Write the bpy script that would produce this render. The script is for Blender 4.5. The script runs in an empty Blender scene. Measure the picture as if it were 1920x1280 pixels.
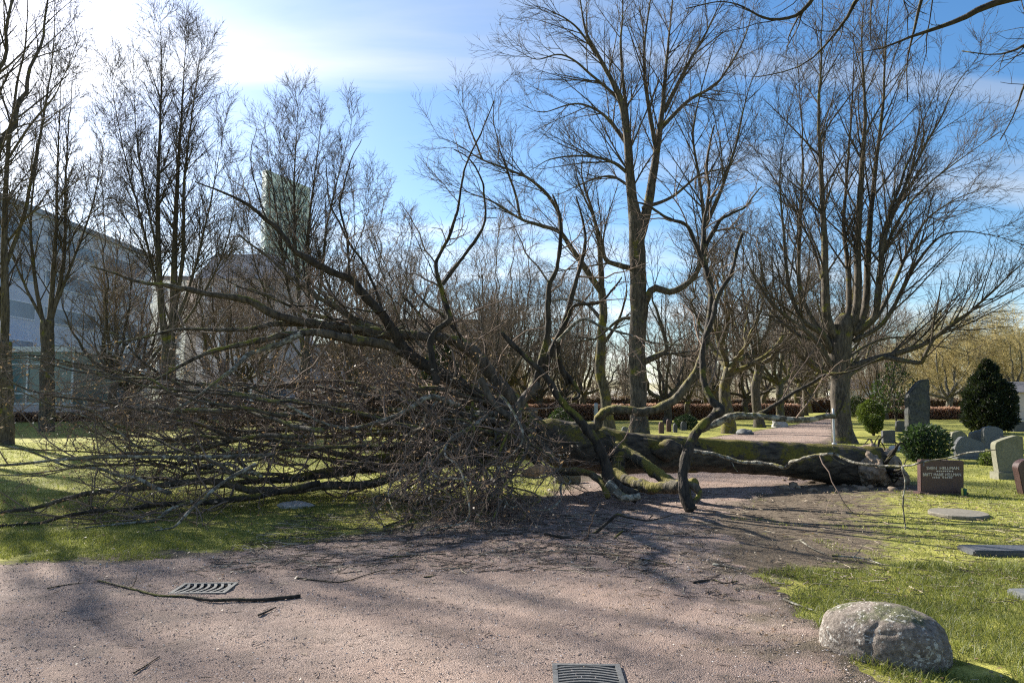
import bpy, bmesh, math, random
import numpy as np
from mathutils import Vector, Matrix

# ------------------------------------------------------------------ camera, sky, sun, exposure
SC = bpy.context.scene
COL = SC.collection
RAD = math.radians
FPX, CAMH, PITCH = 1397.0, 1.6, RAD(4.5)
SUN_AZ, SUN_EL = RAD(-46.0), RAD(31.0)          # azimuth measured from +Y towards +X

cam_d = bpy.data.cameras.new('camera')
cam_d.sensor_width = 36.0
cam_d.lens = 36.0 * FPX / 1920.0
cam_d.clip_start, cam_d.clip_end = 0.05, 6000.0
cam = bpy.data.objects.new('camera', cam_d)
COL.objects.link(cam)
cam.location = (0, 0, CAMH)
cam.rotation_euler = (math.pi / 2 + PITCH, 0, 0)
SC.camera = cam

SC.view_settings.view_transform = 'Standard'
SC.view_settings.look = 'None'
SC.view_settings.gamma = 1.0
SC.view_settings.exposure = 1.62
SC.cycles.filter_width = 1.2
SC.cycles.max_bounces = 5
SC.cycles.diffuse_bounces = 4
SC.cycles.transparent_max_bounces = 8
try:
    SC.cycles.use_denoising = False
except Exception:
    pass

world = bpy.data.worlds.new('World')
SC.world = world
world.use_nodes = True
wt = world.node_tree
wt.nodes.clear()
def wn(t, **k):
    n = wt.nodes.new(t)
    for a, b in k.items():
        setattr(n, a, b)
    return n
sky = wn('ShaderNodeTexSky', sky_type='NISHITA', sun_disc=False, sun_elevation=SUN_EL,
         sun_rotation=SUN_AZ, altitude=50.0, air_density=1.0, dust_density=0.85, ozone_density=2.5)
tc = wn('ShaderNodeTexCoord')
sx = wn('ShaderNodeSeparateXYZ')
hz_ = wn('ShaderNodeMath', operation='ADD'); hz_.inputs[1].default_value = 0.12
dvx = wn('ShaderNodeMath', operation='DIVIDE'); dvy = wn('ShaderNodeMath', operation='DIVIDE')
cb = wn('ShaderNodeCombineXYZ')
wt.links.new(tc.outputs['Generated'], sx.inputs[0])
wt.links.new(sx.outputs[2], hz_.inputs[0])
wt.links.new(sx.outputs[0], dvx.inputs[0]); wt.links.new(hz_.outputs[0], dvx.inputs[1])
wt.links.new(sx.outputs[1], dvy.inputs[0]); wt.links.new(hz_.outputs[0], dvy.inputs[1])
wt.links.new(dvx.outputs[0], cb.inputs[0]); wt.links.new(dvy.outputs[0], cb.inputs[1])
mp = wn('ShaderNodeMapping')
mp.inputs['Location'].default_value = (2.6, 0.35, 0)
mp.inputs['Rotation'].default_value = (0, 0, RAD(-38))
mp.inputs['Scale'].default_value = (0.34, 1.35, 1.0)
nz = wn('ShaderNodeTexNoise')
nz.inputs['Scale'].default_value = 1.25
nz.inputs['Detail'].default_value = 7
nz.inputs['Roughness'].default_value = 0.5
nz.inputs['Distortion'].default_value = 0.5
cr = wn('ShaderNodeValToRGB')
cr.color_ramp.elements[0].position = 0.45
cr.color_ramp.elements[1].position = 0.76
cr.color_ramp.elements[0].color = (0, 0, 0, 1)
cr.color_ramp.elements[1].color = (0.75, 0.75, 0.75, 1)
# thin cirrus: the veil scatters whatever sky light stands behind it, plus a little white of its own
veil = wn('ShaderNodeMix', data_type='RGBA', blend_type='MIX')
whit = wn('ShaderNodeRGBToBW')
gain = wn('ShaderNodeMath', operation='MULTIPLY_ADD')
gain.inputs[1].default_value = 1.25
gain.inputs[2].default_value = 1.1
bg = wn('ShaderNodeBackground')
bg.inputs['Strength'].default_value = 0.063
wo = wn('ShaderNodeOutputWorld')
wt.links.new(cb.outputs[0], mp.inputs['Vector'])
wt.links.new(mp.outputs['Vector'], nz.inputs['Vector'])
wt.links.new(nz.outputs['Fac'], cr.inputs['Fac'])
hs = wn('ShaderNodeHueSaturation')
hs.inputs['Saturation'].default_value = 1.27
wt.links.new(sky.outputs['Color'], hs.inputs['Color'])
wt.links.new(sky.outputs['Color'], whit.inputs['Color'])
wt.links.new(whit.outputs['Val'], gain.inputs[0])
wt.links.new(cr.outputs['Color'], veil.inputs[0])
wt.links.new(hs.outputs['Color'], veil.inputs[6])
wt.links.new(gain.outputs[0], veil.inputs[7])
wt.links.new(veil.outputs[2], bg.inputs['Color'])
wt.links.new(bg.outputs['Background'], wo.inputs['Surface'])

sun_d = bpy.data.lights.new('sun', 'SUN')
sun_d.energy = 5.0
sun_d.angle = RAD(0.8)
sun_d.color = (1.0, 0.93, 0.82)
sun = bpy.data.objects.new('sun', sun_d)
COL.objects.link(sun)
sdir = Vector((math.sin(SUN_AZ) * math.cos(SUN_EL), math.cos(SUN_AZ) * math.cos(SUN_EL), math.sin(SUN_EL)))
sun.rotation_euler = sdir.to_track_quat('Z', 'Y').to_euler()
sun.location = (-30, 30, 40)

# ------------------------------------------------------------------ small maths
def W(px, py, Y):
    """World point seen at photo pixel (1920x1280) whose distance along +Y is Y."""
    r, u = (px - 960.0) / FPX, (640.0 - py) / FPX
    dy = math.cos(PITCH) - u * math.sin(PITCH)
    dz = math.sin(PITCH) + u * math.cos(PITCH)
    s = Y / dy
    return np.array([r * s, Y, CAMH + dz * s])
def G(px, py):
    r, u = (px - 960.0) / FPX, (640.0 - py) / FPX
    dy = math.cos(PITCH) - u * math.sin(PITCH)
    dz = math.sin(PITCH) + u * math.cos(PITCH)
    s = -CAMH / dz
    return np.array([r * s, dy * s, 0.0])

def _hash(ix, iy, iz, seed):
    n = (ix * 374761393 + iy * 668265263 + iz * 2147483647 + seed * 1274126177) & 0xFFFFFFFF
    n = ((n ^ (n >> 13)) * 1274126177) & 0xFFFFFFFF
    n = n ^ (n >> 16)
    return (n & 0xFFFF) / 65535.0
def vnoise(p, seed=0):
    """Value noise in [-1,1] at points p (...,3)."""
    p = np.asarray(p, float)
    f = np.floor(p)
    i = f.astype(np.int64)
    t = p - f
    t = t * t * (3 - 2 * t)
    out = 0
    for dx in (0, 1):
        for dy in (0, 1):
            for dz in (0, 1):
                w = (t[..., 0] if dx else 1 - t[..., 0]) * (t[..., 1] if dy else 1 - t[..., 1]) * (t[..., 2] if dz else 1 - t[..., 2])
                out = out + w * _hash(i[..., 0] + dx, i[..., 1] + dy, i[..., 2] + dz, seed)
    return out * 2 - 1
def fbm(p, seed=0, oct=3):
    p = np.asarray(p, float)
    s, a, o = 0, 0.5, 0
    for k in range(oct):
        o = o + a * vnoise(p * (2 ** k), seed + k * 17)
        s += a
        a *= 0.5
    return o / s
def unit(v):
    return v / np.maximum(np.linalg.norm(v, axis=-1, keepdims=True), 1e-9)

def ground_z(x, y):
    x = np.asarray(x, float); y = np.asarray(y, float)
    p = np.stack([x * 0.45, y * 0.45, x * 0], -1)
    return 0.022 * vnoise(p, 5) + 0.008 * vnoise(p * 3.1, 6)

# ------------------------------------------------------------------ mesh building
def mesh_np(name, V, F, mat=None, smooth=True, attrs=None):
    """V (n,3); F list of index arrays (m,k)"""
    me = bpy.data.meshes.new(name)
    V = np.asarray(V, np.float32)
    if not isinstance(F, (list, tuple)):
        F = [F]
    F = [np.asarray(f, np.int32) for f in F if len(f)]
    me.vertices.add(len(V))
    me.vertices.foreach_set('co', V.ravel())
    loops = np.concatenate([f.ravel() for f in F])
    starts, o = [], 0
    for f in F:
        n, k = f.shape
        starts.append(o + np.arange(n) * k)
        o += n * k
    starts = np.concatenate(starts).astype(np.int32)
    me.loops.add(len(loops))
    me.loops.foreach_set('vertex_index', loops)
    me.polygons.add(len(starts))
    me.polygons.foreach_set('loop_start', starts)
    me.update(calc_edges=True)
    me.polygons.foreach_set('use_smooth', np.full(len(starts), smooth, bool))
    if attrs:
        for k, v in attrs.items():
            a = me.attributes.new(k, 'FLOAT', 'POINT')
            a.data.foreach_set('value', np.asarray(v, np.float32))
    if mat:
        me.materials.append(mat)
    me.validate(verbose=False)
    return me

def obj(name, me, parent=None):
    o = bpy.data.objects.new(name, me)
    COL.objects.link(o)
    if parent is not None:
        o.parent = parent                    # geometry is made in world space: bring it into the parent's own space
        off, q = Vector((0, 0, 0)), parent
        while q is not None:
            off += q.location
            q = q.parent
        me.transform(Matrix.Translation(-off))
    return o
def tag(o, label=None, cat=None, group=None, kind=None):
    if label: o['label'] = label
    if cat: o['category'] = cat
    if group: o['group'] = group
    if kind: o['kind'] = kind
    return o
def thing(name, label, cat, loc=(0, 0, 0), group=None):
    o = bpy.data.objects.new(name, None)
    o.empty_display_size = 0.2
    COL.objects.link(o)
    o.location = Vector([float(c) for c in loc])
    return tag(o, label, cat, group)
def structure(name, me):
    return tag(obj(name, me), kind='structure')

class Acc:
    """collects vertices and faces of one mesh"""
    def __init__(s):
        s.v, s.f, s.n, s.a = [], {}, 0, []
    def add(s, V, F, a=None):
        V = np.asarray(V, float).reshape(-1, 3)
        for f in (F if isinstance(F, (list, tuple)) and len(F) and isinstance(F[0], np.ndarray) and F[0].ndim == 2 else [np.asarray(F)]):
            s.f.setdefault(f.shape[1], []).append(f + s.n)
        s.v.append(V)
        s.n += len(V)
        s.a.append(np.zeros(len(V)) if a is None else np.broadcast_to(a, (len(V),)))
    def tubes(s, P, R, S, **k):
        V, F = tube(P, R, S, **k)
        s.add(V, F)
    def build(s, name, mat, smooth=True):
        return mesh_np(name, np.concatenate(s.v), [np.concatenate(x) for x in s.f.values()], mat, smooth,
                       {'rnd': np.concatenate(s.a)})

def tube(P, R, S, cap=False, rough=0.0, rscale=3.0, seed=1, flute=0.0):
    P = np.asarray(P, float); R = np.asarray(R, float)
    if P.ndim == 2:
        P, R = P[None], R[None]
    if cap:
        d0 = unit(P[:, 0] - P[:, 1]); d1 = unit(P[:, -1] - P[:, -2])
        P = np.concatenate([P[:, :1] + (d0 * R[:, :1] * .25)[:, None], P, P[:, -1:] + (d1 * R[:, -1:] * .25)[:, None]], 1)
        R = np.concatenate([R[:, :1] * .05, R, R[:, -1:] * .05], 1)
    N, K, _ = P.shape
    T = unit(np.gradient(P, axis=1))
    if cap and K > 4:
        T[:, 0] = T[:, 2]; T[:, 1] = T[:, 2]; T[:, -1] = T[:, -3]; T[:, -2] = T[:, -3]
    ref = np.tile(np.array([0.31, 0.17, 0.93]), (N, 1))
    par = np.abs((T[:, 0] * unit(ref)).sum(-1)) > 0.9
    ref[par] = [0.9, 0.3, 0.1]
    n = unit(np.cross(T[:, 0], ref))
    A = np.empty_like(P)
    for k in range(K):
        n = unit(n - T[:, k] * (n * T[:, k]).sum(-1, keepdims=True))
        A[:, k] = n
    B = np.cross(T, A)
    th = np.arange(S) * 2 * math.pi / S
    ring = np.cos(th)[None, None, :, None] * A[:, :, None] + np.sin(th)[None, None, :, None] * B[:, :, None]
    Rr = np.repeat(R[:, :, None], S, 2)
    if rough:
        q = P[:, :, None] + ring * Rr[..., None]
        Rr = Rr * (1 + rough * fbm(q * rscale, seed, 3))
    if flute:
        ph = vnoise(P * 0.8, seed + 3)[:, :, None] * 2.0
        Rr = Rr * (1 + flute * (np.sin(th * 5 + ph) * .6 + np.sin(th * 11 + ph * 3) * .4))
    V = P[:, :, None] + ring * Rr[..., None]
    idx = np.arange(N * K * S).reshape(N, K, S)
    a = idx[:, :-1]; b = idx[:, 1:]
    F = np.stack([a, np.roll(a, -1, 2), np.roll(b, -1, 2), b], -1).reshape(-1, 4)
    return V.reshape(-1, 3), F

def resample(pts, rad, K, wig=0.0, seed=0):
    """Catmull-Rom through pts with radii, K samples."""
    pts = np.asarray(pts, float); rad = np.asarray(rad, float)
    n = len(pts)
    d = np.concatenate([[0], np.cumsum(np.linalg.norm(np.diff(pts, axis=0), axis=1))])
    t = np.interp(np.linspace(0, d[-1], K), d, np.arange(n))
    i = np.clip(t.astype(int), 0, n - 2)
    u = (t - i)[:, None]
    p = np.vstack([2 * pts[0] - pts[1], pts, 2 * pts[-1] - pts[-2]])
    p0, p1, p2, p3 = p[i], p[i + 1], p[i + 2], p[i + 3]
    o = .5 * (2 * p1 + (p2 - p0) * u + (2 * p0 - 5 * p1 + 4 * p2 - p3) * u ** 2 + (3 * p1 - p0 - 3 * p2 + p3) * u ** 3)
    r = np.interp(t, np.arange(n), rad)
    if wig:
        w = np.stack([vnoise(np.stack([o[:, 0] * 1.7 + 9 * a, o[:, 1] * 1.7, o[:, 2] * 1.7], -1), seed + a) for a in range(3)], -1)
        e = np.minimum(np.linspace(0, 1, K), 1)[:, None] ** .5
        o = o + wig * w * e
    return o, r

def limb(pts, Y0, Y1, r0, r1, K=24, wig=0.04, seed=0):
    """limb traced through photo points, its depth running from Y0 to Y1, radius r0 to r1"""
    n = len(pts)
    f = np.linspace(0, 1, n)
    w = [W(p[0], p[1], Y0 + (Y1 - Y0) * t) for p, t in zip(pts, f)]
    rr = [p[2] if len(p) > 2 else r0 + (r1 - r0) * t for p, t in zip(pts, f)]
    return resample(w, rr, K, wig, seed)

def grow(rng, P, R, dens, t0, t1, ang, L, Lmin, rr, K, wig, up, rmin=0.002, rmax=9, tipk=0.35, floor=None, horiz=0.0, pw=0.8, bias=None):
    """Children along all parent paths at once. dens: children per metre. L: longest child (near the base), Lmin: shortest (tip)."""
    N, Kp, _ = P.shape
    seg = np.linalg.norm(np.diff(P, axis=1), axis=2).sum(1)
    cnt = np.floor(seg * (t1 - t0) * dens + rng.random(N)).astype(int)
    idx = np.repeat(np.arange(N), cnt)
    M = len(idx)
    if M == 0:
        return np.zeros((0, K, 3)), np.zeros((0, K))
    t = t0 + (t1 - t0) * rng.random(M)
    x = t * (Kp - 1)
    i = np.clip(x.astype(int), 0, Kp - 2)
    u = (x - i)[:, None]
    base = P[idx, i] * (1 - u) + P[idx, i + 1] * u
    r = R[idx, i] * (1 - u[:, 0]) + R[idx, i + 1] * u[:, 0]
    T = unit(P[idx, i + 1] - P[idx, i])
    q = rng.normal(size=(M, 3))
    if horiz:
        q[:, 2] *= (1 - horiz)
    perp = unit(q - T * (q * T).sum(1, keepdims=True))
    a = np.radians(ang[0] + (ang[1] - ang[0]) * rng.random(M))[:, None]
    d = unit(np.cos(a) * T + np.sin(a) * perp)
    if bias is not None:
        d = unit(d + np.asarray(bias))
    ln = (Lmin + (L - Lmin) * (1 - t) ** pw) * (0.55 + 0.6 * rng.random(M))
    if np.isscalar(seg.max()):
        ln = np.minimum(ln, seg[idx] * 0.9)
    r0 = np.clip(np.minimum(r * rr, 0.013 * ln + 0.002), rmin, rmax)
    out = np.empty((M, K, 3)); out[:, 0] = base
    p = base.copy()
    for k in range(1, K):
        d = unit(d + wig * rng.normal(size=(M, 3)) + np.array([0, 0, up]))
        p = p + d * (ln / (K - 1))[:, None]
        if floor is not None:
            z = np.maximum(p[:, 2], floor + 0.03 * rng.random(M))
            d[:, 2] = np.where(p[:, 2] < z, np.abs(d[:, 2]) * .2, d[:, 2])
            p[:, 2] = z
        out[:, k] = p
    rad = r0[:, None] * np.linspace(1, tipk, K)[None]
    return out, rad

# ------------------------------------------------------------------ materials
def material(name, build):
    m = bpy.data.materials.new(name)
    m.use_nodes = True
    nt = m.node_tree
    nt.nodes.clear()
    out = nt.nodes.new('ShaderNodeOutputMaterial')
    class N: pass
    g = N()
    g.nt = nt
    def node(t, **k):
        n = nt.nodes.new(t)
        for a, b in k.items():
            setattr(n, a, b)
        return n
    def link(a, b): nt.links.new(a, b)
    def coords(kind='Object', scale=(1, 1, 1), rot=(0, 0, 0)):
        t = node('ShaderNodeTexCoord') if kind != 'Pos' else node('ShaderNodeNewGeometry')
        mpn = node('ShaderNodeMapping')
        mpn.inputs['Scale'].default_value = scale
        mpn.inputs['Rotation'].default_value = rot
        link(t.outputs['Position' if kind == 'Pos' else kind], mpn.inputs['Vector'])
        return mpn.outputs['Vector']
    def noise(vec, scale, detail=4, rough=.55, dist=0):
        n = node('ShaderNodeTexNoise')
        n.inputs['Scale'].default_value = scale
        n.inputs['Detail'].default_value = detail
        n.inputs['Roughness'].default_value = rough
        n.inputs['Distortion'].default_value = dist
        link(vec, n.inputs['Vector'])
        return n.outputs['Fac']
    def vor(vec, scale, feat='F1', rnd=1):
        n = node('ShaderNodeTexVoronoi', feature=feat)
        n.inputs['Scale'].default_value = scale
        n.inputs['Randomness'].default_value = rnd
        link(vec, n.inputs['Vector'])
        return n
    def ramp(fac, stops):
        n = node('ShaderNodeValToRGB')
        e = n.color_ramp.elements
        while len(e) < len(stops): e.new(0.5)
        for x, (p, c) in zip(e, stops):
            x.position = p
            x.color = (*c, 1) if len(c) == 3 else (c[0],) * 3 + (1,)
        link(fac, n.inputs['Fac'])
        return n.outputs['Color']
    def mix(fac, a, b, mode='MIX'):
        n = node('ShaderNodeMix', data_type='RGBA', blend_type=mode)
        for s, v in ((0, fac), (6, a), (7, b)):
            if hasattr(v, 'links'): link(v, n.inputs[s])
            elif s == 0: n.inputs[0].default_value = v
            else: n.inputs[s].default_value = (*v, 1)
        return n.outputs[2]
    def math_(op, a, b=None, c=None, clamp=False):
        n = node('ShaderNodeMath', operation=op, use_clamp=clamp)
        for s, v in enumerate((a, b, c)):
            if v is None: continue
            if hasattr(v, 'links'): link(v, n.inputs[s])
            else: n.inputs[s].default_value = v
        return n.outputs[0]
    def attr(nm):
        return node('ShaderNodeAttribute', attribute_name=nm).outputs['Fac']
    def bump(h, strength=.5, dist=.02):
        n = node('ShaderNodeBump')
        n.inputs['Strength'].default_value = strength
        n.inputs['Distance'].default_value = dist
        link(h, n.inputs['Height'])
        return n.outputs['Normal']
    def bsdf(col, rough=.8, normal=None, spec=.3, metal=0.0, trans=None):
        n = node('ShaderNodeBsdfPrincipled')
        if hasattr(col, 'links'): link(col, n.inputs['Base Color'])
        else: n.inputs['Base Color'].default_value = (*col, 1)
        if hasattr(rough, 'links'): link(rough, n.inputs['Roughness'])
        else: n.inputs['Roughness'].default_value = rough
        n.inputs['Specular IOR Level'].default_value = spec
        n.inputs['Metallic'].default_value = metal
        if normal is not None: link(normal, n.inputs['Normal'])
        s = n.outputs[0]
        if trans is not None:
            f, tcol = trans
            tr = node('ShaderNodeBsdfTranslucent')
            if hasattr(tcol, 'links'): link(tcol, tr.inputs['Color'])
            else: tr.inputs['Color'].default_value = (*tcol, 1)
            ms = node('ShaderNodeMixShader')
            ms.inputs[0].default_value = f
            link(s, ms.inputs[1]); link(tr.outputs[0], ms.inputs[2])
            s = ms.outputs[0]
        return s
    def nz_():
        n = node('ShaderNodeSeparateXYZ')
        gg = node('ShaderNodeNewGeometry')
        link(gg.outputs['Normal'], n.inputs[0])
        return n.outputs[2]
    for k, v in list(locals().items()):
        if callable(v) and k not in ('build', 'N'): setattr(g, k, v)
    s = build(g)
    nt.links.new(s, out.inputs['Surface'])
    return m

def bark_mat(name, c0, c1, moss=0.5, moss_col=(.17, .16, .025), stretch=(1, 1, .25), fiss=14, lichen=0.0):
    def b(g):
        v = g.coords('Pos', stretch)
        n1 = g.noise(v, fiss, 5, .6, .6)
        col = g.ramp(n1, [(.35, c0), (.6, c1), (.78, tuple(min(1, x * 1.5) for x in c1))])
        v2 = g.coords('Pos')
        n2 = g.noise(v2, 2.3, 4, .6)
        up = g.math_('MULTIPLY_ADD', g.nz_(), .22, g.math_('MULTIPLY_ADD', n2, 1.6, -.3))
        n3 = g.noise(v2, 26, 3, .6)
        m = g.math_('MULTIPLY_ADD', n3, .3, up)
        mm = g.ramp(m, [(max(0.0, .98 - moss * .5), (0,)), (min(1.0, 1.14 - moss * .5), (1,))])
        mcol = g.ramp(n3, [(.3, tuple(x * .5 for x in moss_col)), (.7, moss_col)])
        if moss > 0: col = g.mix(mm, col, mcol)
        if lichen > 0:
            n4 = g.noise(v2, 11, 3, .6)
            lm = g.ramp(n4, [(.64 - .2 * lichen, (0,)), (.70 - .2 * lichen, (1,))])
            col = g.mix(lm, col, (.30, .29, .24))
        return g.bsdf(col, .85, g.bump(n1, .9, .03), .25)
    return material(name, b)

BARK = bark_mat('bark_grey_brown', (.030, .025, .020), (.105, .088, .068), .36)
BARK_MOSS = bark_mat('bark_mossy', (.035, .03, .022), (.115, .10, .07), .62, (.19, .165, .035))
BARK_FALL = bark_mat('bark_fallen_trunk', (.014, .012, .010), (.068, .057, .044), .5, (.13, .11, .018), (.35, 1, 1), 13)
BARK_PALE = bark_mat('bark_lichen_pale', (.05, .045, .036), (.15, .138, .11), .35, (.2, .18, .05), (1, 1, 1), 20, .6)
BARK_DARK = bark_mat('bark_dark', (.013, .011, .0095), (.052, .043, .034), .33, (.14, .13, .02))  # darkest of the bark colours, near black-brown
def twig_mat(name, a, b_):
    def b(g):
        n = g.noise(g.coords('Pos'), 1.7, 3, .6)
        return g.bsdf(g.ramp(n, [(.3, a), (.7, b_)]), .85, None, .12)
    return material(name, b)
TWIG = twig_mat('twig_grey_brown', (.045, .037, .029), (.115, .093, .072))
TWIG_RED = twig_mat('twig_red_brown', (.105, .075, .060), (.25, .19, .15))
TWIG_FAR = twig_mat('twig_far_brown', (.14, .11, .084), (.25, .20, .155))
TWIG_GOLD = twig_mat('twig_golden_willow', (.30, .245, .10), (.46, .385, .185))
DRY_LEAF = material('dry_leaf', lambda g: g.bsdf(g.ramp(g.attr('rnd'), [(0, (.10, .06, .035)), (.6, (.30, .21, .13)), (1, (.62, .54, .42))]), .5, None, .4,
                    trans=(.35, (.3, .2, .1))))

def lawn_build(g):
    v = g.coords('Pos')
    big = g.noise(v, .55, 4, .6)
    mid = g.noise(v, 5, 5, .65)
    fine = g.noise(v, 60, 4, .7)
    f = g.math_('ADD', g.math_('MULTIPLY', mid, .55), g.math_('MULTIPLY', fine, .45))
    grass = g.ramp(f, [(.30, (.075, .070, .024)), (.43, (.19, .19, .045)), (.56, (.36, .345, .085)), (.72, (.50, .45, .19))])
    grass = g.mix(g.ramp(g.noise(v, 1.3, 4, .6), [(.42, (0,)), (.62, (.6,))]), grass, g.ramp(f, [(.32, (.04, .052, .018)), (.5, (.12, .145, .040)), (.7, (.27, .27, .10))]))
    mud = g.ramp(g.noise(v, 38, 5, .7), [(.3, (.045, .035, .026)), (.55, (.125, .100, .074)), (.75, (.23, .19, .145))])
    # worn, muddy ground next to the path (attribute 'wear' is the real trodden strip)
    w = g.math_('ADD', g.attr('wear'), g.math_('MULTIPLY', g.math_('SUBTRACT', mid, .5), 1.6))
    w = g.math_('ADD', w, g.math_('MULTIPLY', g.math_('SUBTRACT', big, .5), .9))
    wm = g.ramp(w, [(.42, (0,)), (.72, (1,))])
    col = g.mix(wm, grass, mud)
    h = g.math_('ADD', g.math_('MULTIPLY', fine, .5), mid)
    return g.bsdf(col, .95, g.bump(h, .55, .05), .1)
LAWN = material('mossy_lawn', lawn_build)
def path_build(g):
    v = g.coords('Pos')
    vo = g.vor(v, 150)
    vo2 = g.vor(v, 70)
    big = g.noise(v, .9, 4, .6)
    fine = g.noise(v, 140, 3, .7)
    c = g.ramp(vo.outputs['Color'], [(.1, (.125, .095, .080)), (.5, (.265, .202, .172)), (.85, (.37, .295, .255)), (1, (.54, .47, .42))])
    dust = g.ramp(fine, [(.3, (.195, .136, .110)), (.7, (.36, .262, .216))])
    col = g.mix(g.ramp(big, [(.38, (.15,)), (.66, (.85,))]), c, dust)
    blot = g.noise(v, 2.6, 5, .65)
    col = g.mix(g.ramp(blot, [(.48, (0,)), (.66, (.55,))]), col, g.ramp(fine, [(.3, (.075, .058, .048)), (.7, (.19, .15, .125))]))
    wv_ = g.math_('ADD', g.attr('wear'), g.math_('MULTIPLY', g.math_('SUBTRACT', blot, .5), 1.4))
    col = g.mix(g.ramp(wv_, [(.35, (0,)), (.85, (.92,))]), col, g.ramp(fine, [(.3, (.06, .048, .034)), (.7, (.17, .14, .10))]))
    h = g.math_('SUBTRACT', 1, g.math_('ADD', vo.outputs['Distance'], g.math_('MULTIPLY', vo2.outputs['Distance'], .7)))
    return g.bsdf(col, .9, g.bump(h, .8, .012), .2)
PATH = material('pink_gravel', path_build)
GRASS = material('grass_blades', lambda g: g.bsdf(g.ramp(g.attr('rnd'), [(0, (.045, .065, .016)), (.45, (.115, .14, .034)), (.8, (.24, .235, .07)), (1, (.46, .40, .20))]), .5, None, .35,
                 trans=(.38, (.24, .27, .05))))
PEBBLE = material('gravel_stones', lambda g: g.bsdf(g.ramp(g.attr('rnd'), [(0, (.17, .135, .12)), (.5, (.29, .225, .195)), (.85, (.44, .37, .33)), (1, (.66, .61, .57))]), .8, None, .3))
LITTER = material('twig_litter', lambda g: g.bsdf(g.ramp(g.attr('rnd'), [(0, (.03, .024, .02)), (.6, (.12, .09, .065)), (1, (.5, .43, .32))]), .8, None, .3))
def foliage_mat(name, a, b_, c, t, tf=.3):
    return material(name, lambda g: g.bsdf(g.ramp(g.attr('rnd'), [(0, a), (.6, b_), (1, c)]), .55, None, .35, trans=(tf, t)))
YEW = foliage_mat('yew_needles', (.012, .022, .010), (.028, .045, .018), (.06, .085, .03), (.04, .07, .01))
CONIFER = foliage_mat('conifer_dark', (.008, .016, .012), (.022, .036, .022), (.075, .075, .03), (.03, .045, .01))
RHODO = foliage_mat('rhododendron_leaves', (.018, .036, .018), (.045, .075, .035), (.13, .17, .08), (.05, .09, .02))
TOPIARY = foliage_mat('topiary_leaves', (.03, .05, .008), (.075, .11, .015), (.16, .19, .03), (.10, .14, .02))
HEDGE = foliage_mat('beech_hedge_leaves', (.15, .09, .062), (.31, .20, .145), (.48, .34, .26), (.40, .25, .17), .5)
SCRUB = foliage_mat('scrub_brown', (.07, .052, .038), (.15, .112, .08), (.26, .20, .14), (.15, .11, .07), .3)
def stone_mat(name, a, b_, scale=30, rough=.7, moss=0.0, spec=.3):
    def b(g):
        v = g.coords('Pos')
        n = g.noise(v, scale, 5, .7)
        n2 = g.noise(v, 3.5, 4, .6)
        col = g.ramp(n, [(.3, a), (.7, b_)])
        col = g.mix(g.ramp(n2, [(.5, (0,)), (.72, (.5 + moss * .4,))]), col, (.10, .10, .05) if moss else tuple(x * .6 for x in a))
        return g.bsdf(col, rough, g.bump(n, .4, .008), spec)
    return material(name, b)
GRANITE_GREY = stone_mat('granite_grey', (.085, .092, .095), (.165, .172, .175))
GRANITE_DARK = stone_mat('granite_dark', (.045, .048, .055), (.10, .105, .115), 40, .5)
GRANITE_RED = stone_mat('granite_red_brown', (.050, .030, .028), (.115, .068, .06), 50, .45)
STONE_TAN = stone_mat('stone_tan', (.12, .118, .085), (.215, .21, .155), 25, .85, .3)
STONE_ROUGH = stone_mat('stone_split_dark', (.016, .018, .019), (.085, .088, .085), 14, .75, .2)
STONE_PALE = stone_mat('stone_pale', (.30, .30, .29), (.48, .47, .45), 20, .85)
def boulder_build(g):
    v = g.coords('Pos')
    n = g.noise(v, 34, 6, .7)
    col = g.ramp(n, [(.28, (.06, .05, .042)), (.5, (.17, .145, .125)), (.72, (.30, .265, .235))])
    big = g.noise(v, 4.2, 4, .6)
    up = g.math_('MULTIPLY_ADD', g.nz_(), .42, big)
    moss = g.ramp(up, [(.86, (0,)), (1.0, (.85,))])
    col = g.mix(moss, col, g.ramp(g.noise(v, 60, 4, .7), [(.3, (.035, .042, .018)), (.7, (.115, .125, .06))]))
    l1 = g.noise(v, 30, 2, .45, .8)
    l2 = g.noise(v, 58, 2, .45, .6)
    ln = g.noise(v, 6, 3, .6)
    nd = g.noise(v, 110, 3, .7)
    ld = g.math_('ADD', g.math_('MAXIMUM', l1, g.math_('SUBTRACT', l2, .02)), g.math_('MULTIPLY', g.math_('SUBTRACT', ln, .5), .45))
    col = g.mix(g.ramp(ld, [(.63, (0,)), (.665, (.8,))]), col, g.ramp(nd, [(.3, (.30, .295, .27)), (.7, (.60, .58, .53))]))
    return g.bsdf(col, .9, g.bump(g.math_('ADD', n, g.math_('MULTIPLY', big, .6)), .9, .02), .2)
BOULDER = material('lichen_boulder', boulder_build)
def plain(name, c, rough=.6, spec=.4, metal=0.0, var=.25, scale=8):
    def b(g):
        n = g.noise(g.coords('Pos'), scale, 4, .6)
        col = g.ramp(n, [(.25, tuple(x * (1 - var) for x in c)), (.75, tuple(min(1, x * (1 + var)) for x in c))])
        return g.bsdf(col, rough, None, spec, metal)
    return material(name, b)
IRON = plain('cast_iron', (.13, .13, .125), .55, .5, .3, .4, 40)
PIT = plain('drain_dirt', (.006, .006, .006), .95, .1)  # near-black dirt, with the shade of a deep pit put into the colour
WALL_WHITE = plain('wall_white_panel', (.54, .59, .67), .6, .3, 0, .06, .4)
WALL_PINK = plain('wall_pinkish_grey', (.50, .46, .46), .8, .2, 0, .08, .5)
WALL_CREAM = plain('wall_cream_render', (.72, .70, .64), .8, .2, 0, .06, .5)
ROOF_DARK = plain('roof_dark', (.10, .10, .11), .7, .3, 0, .2, 2)
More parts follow.
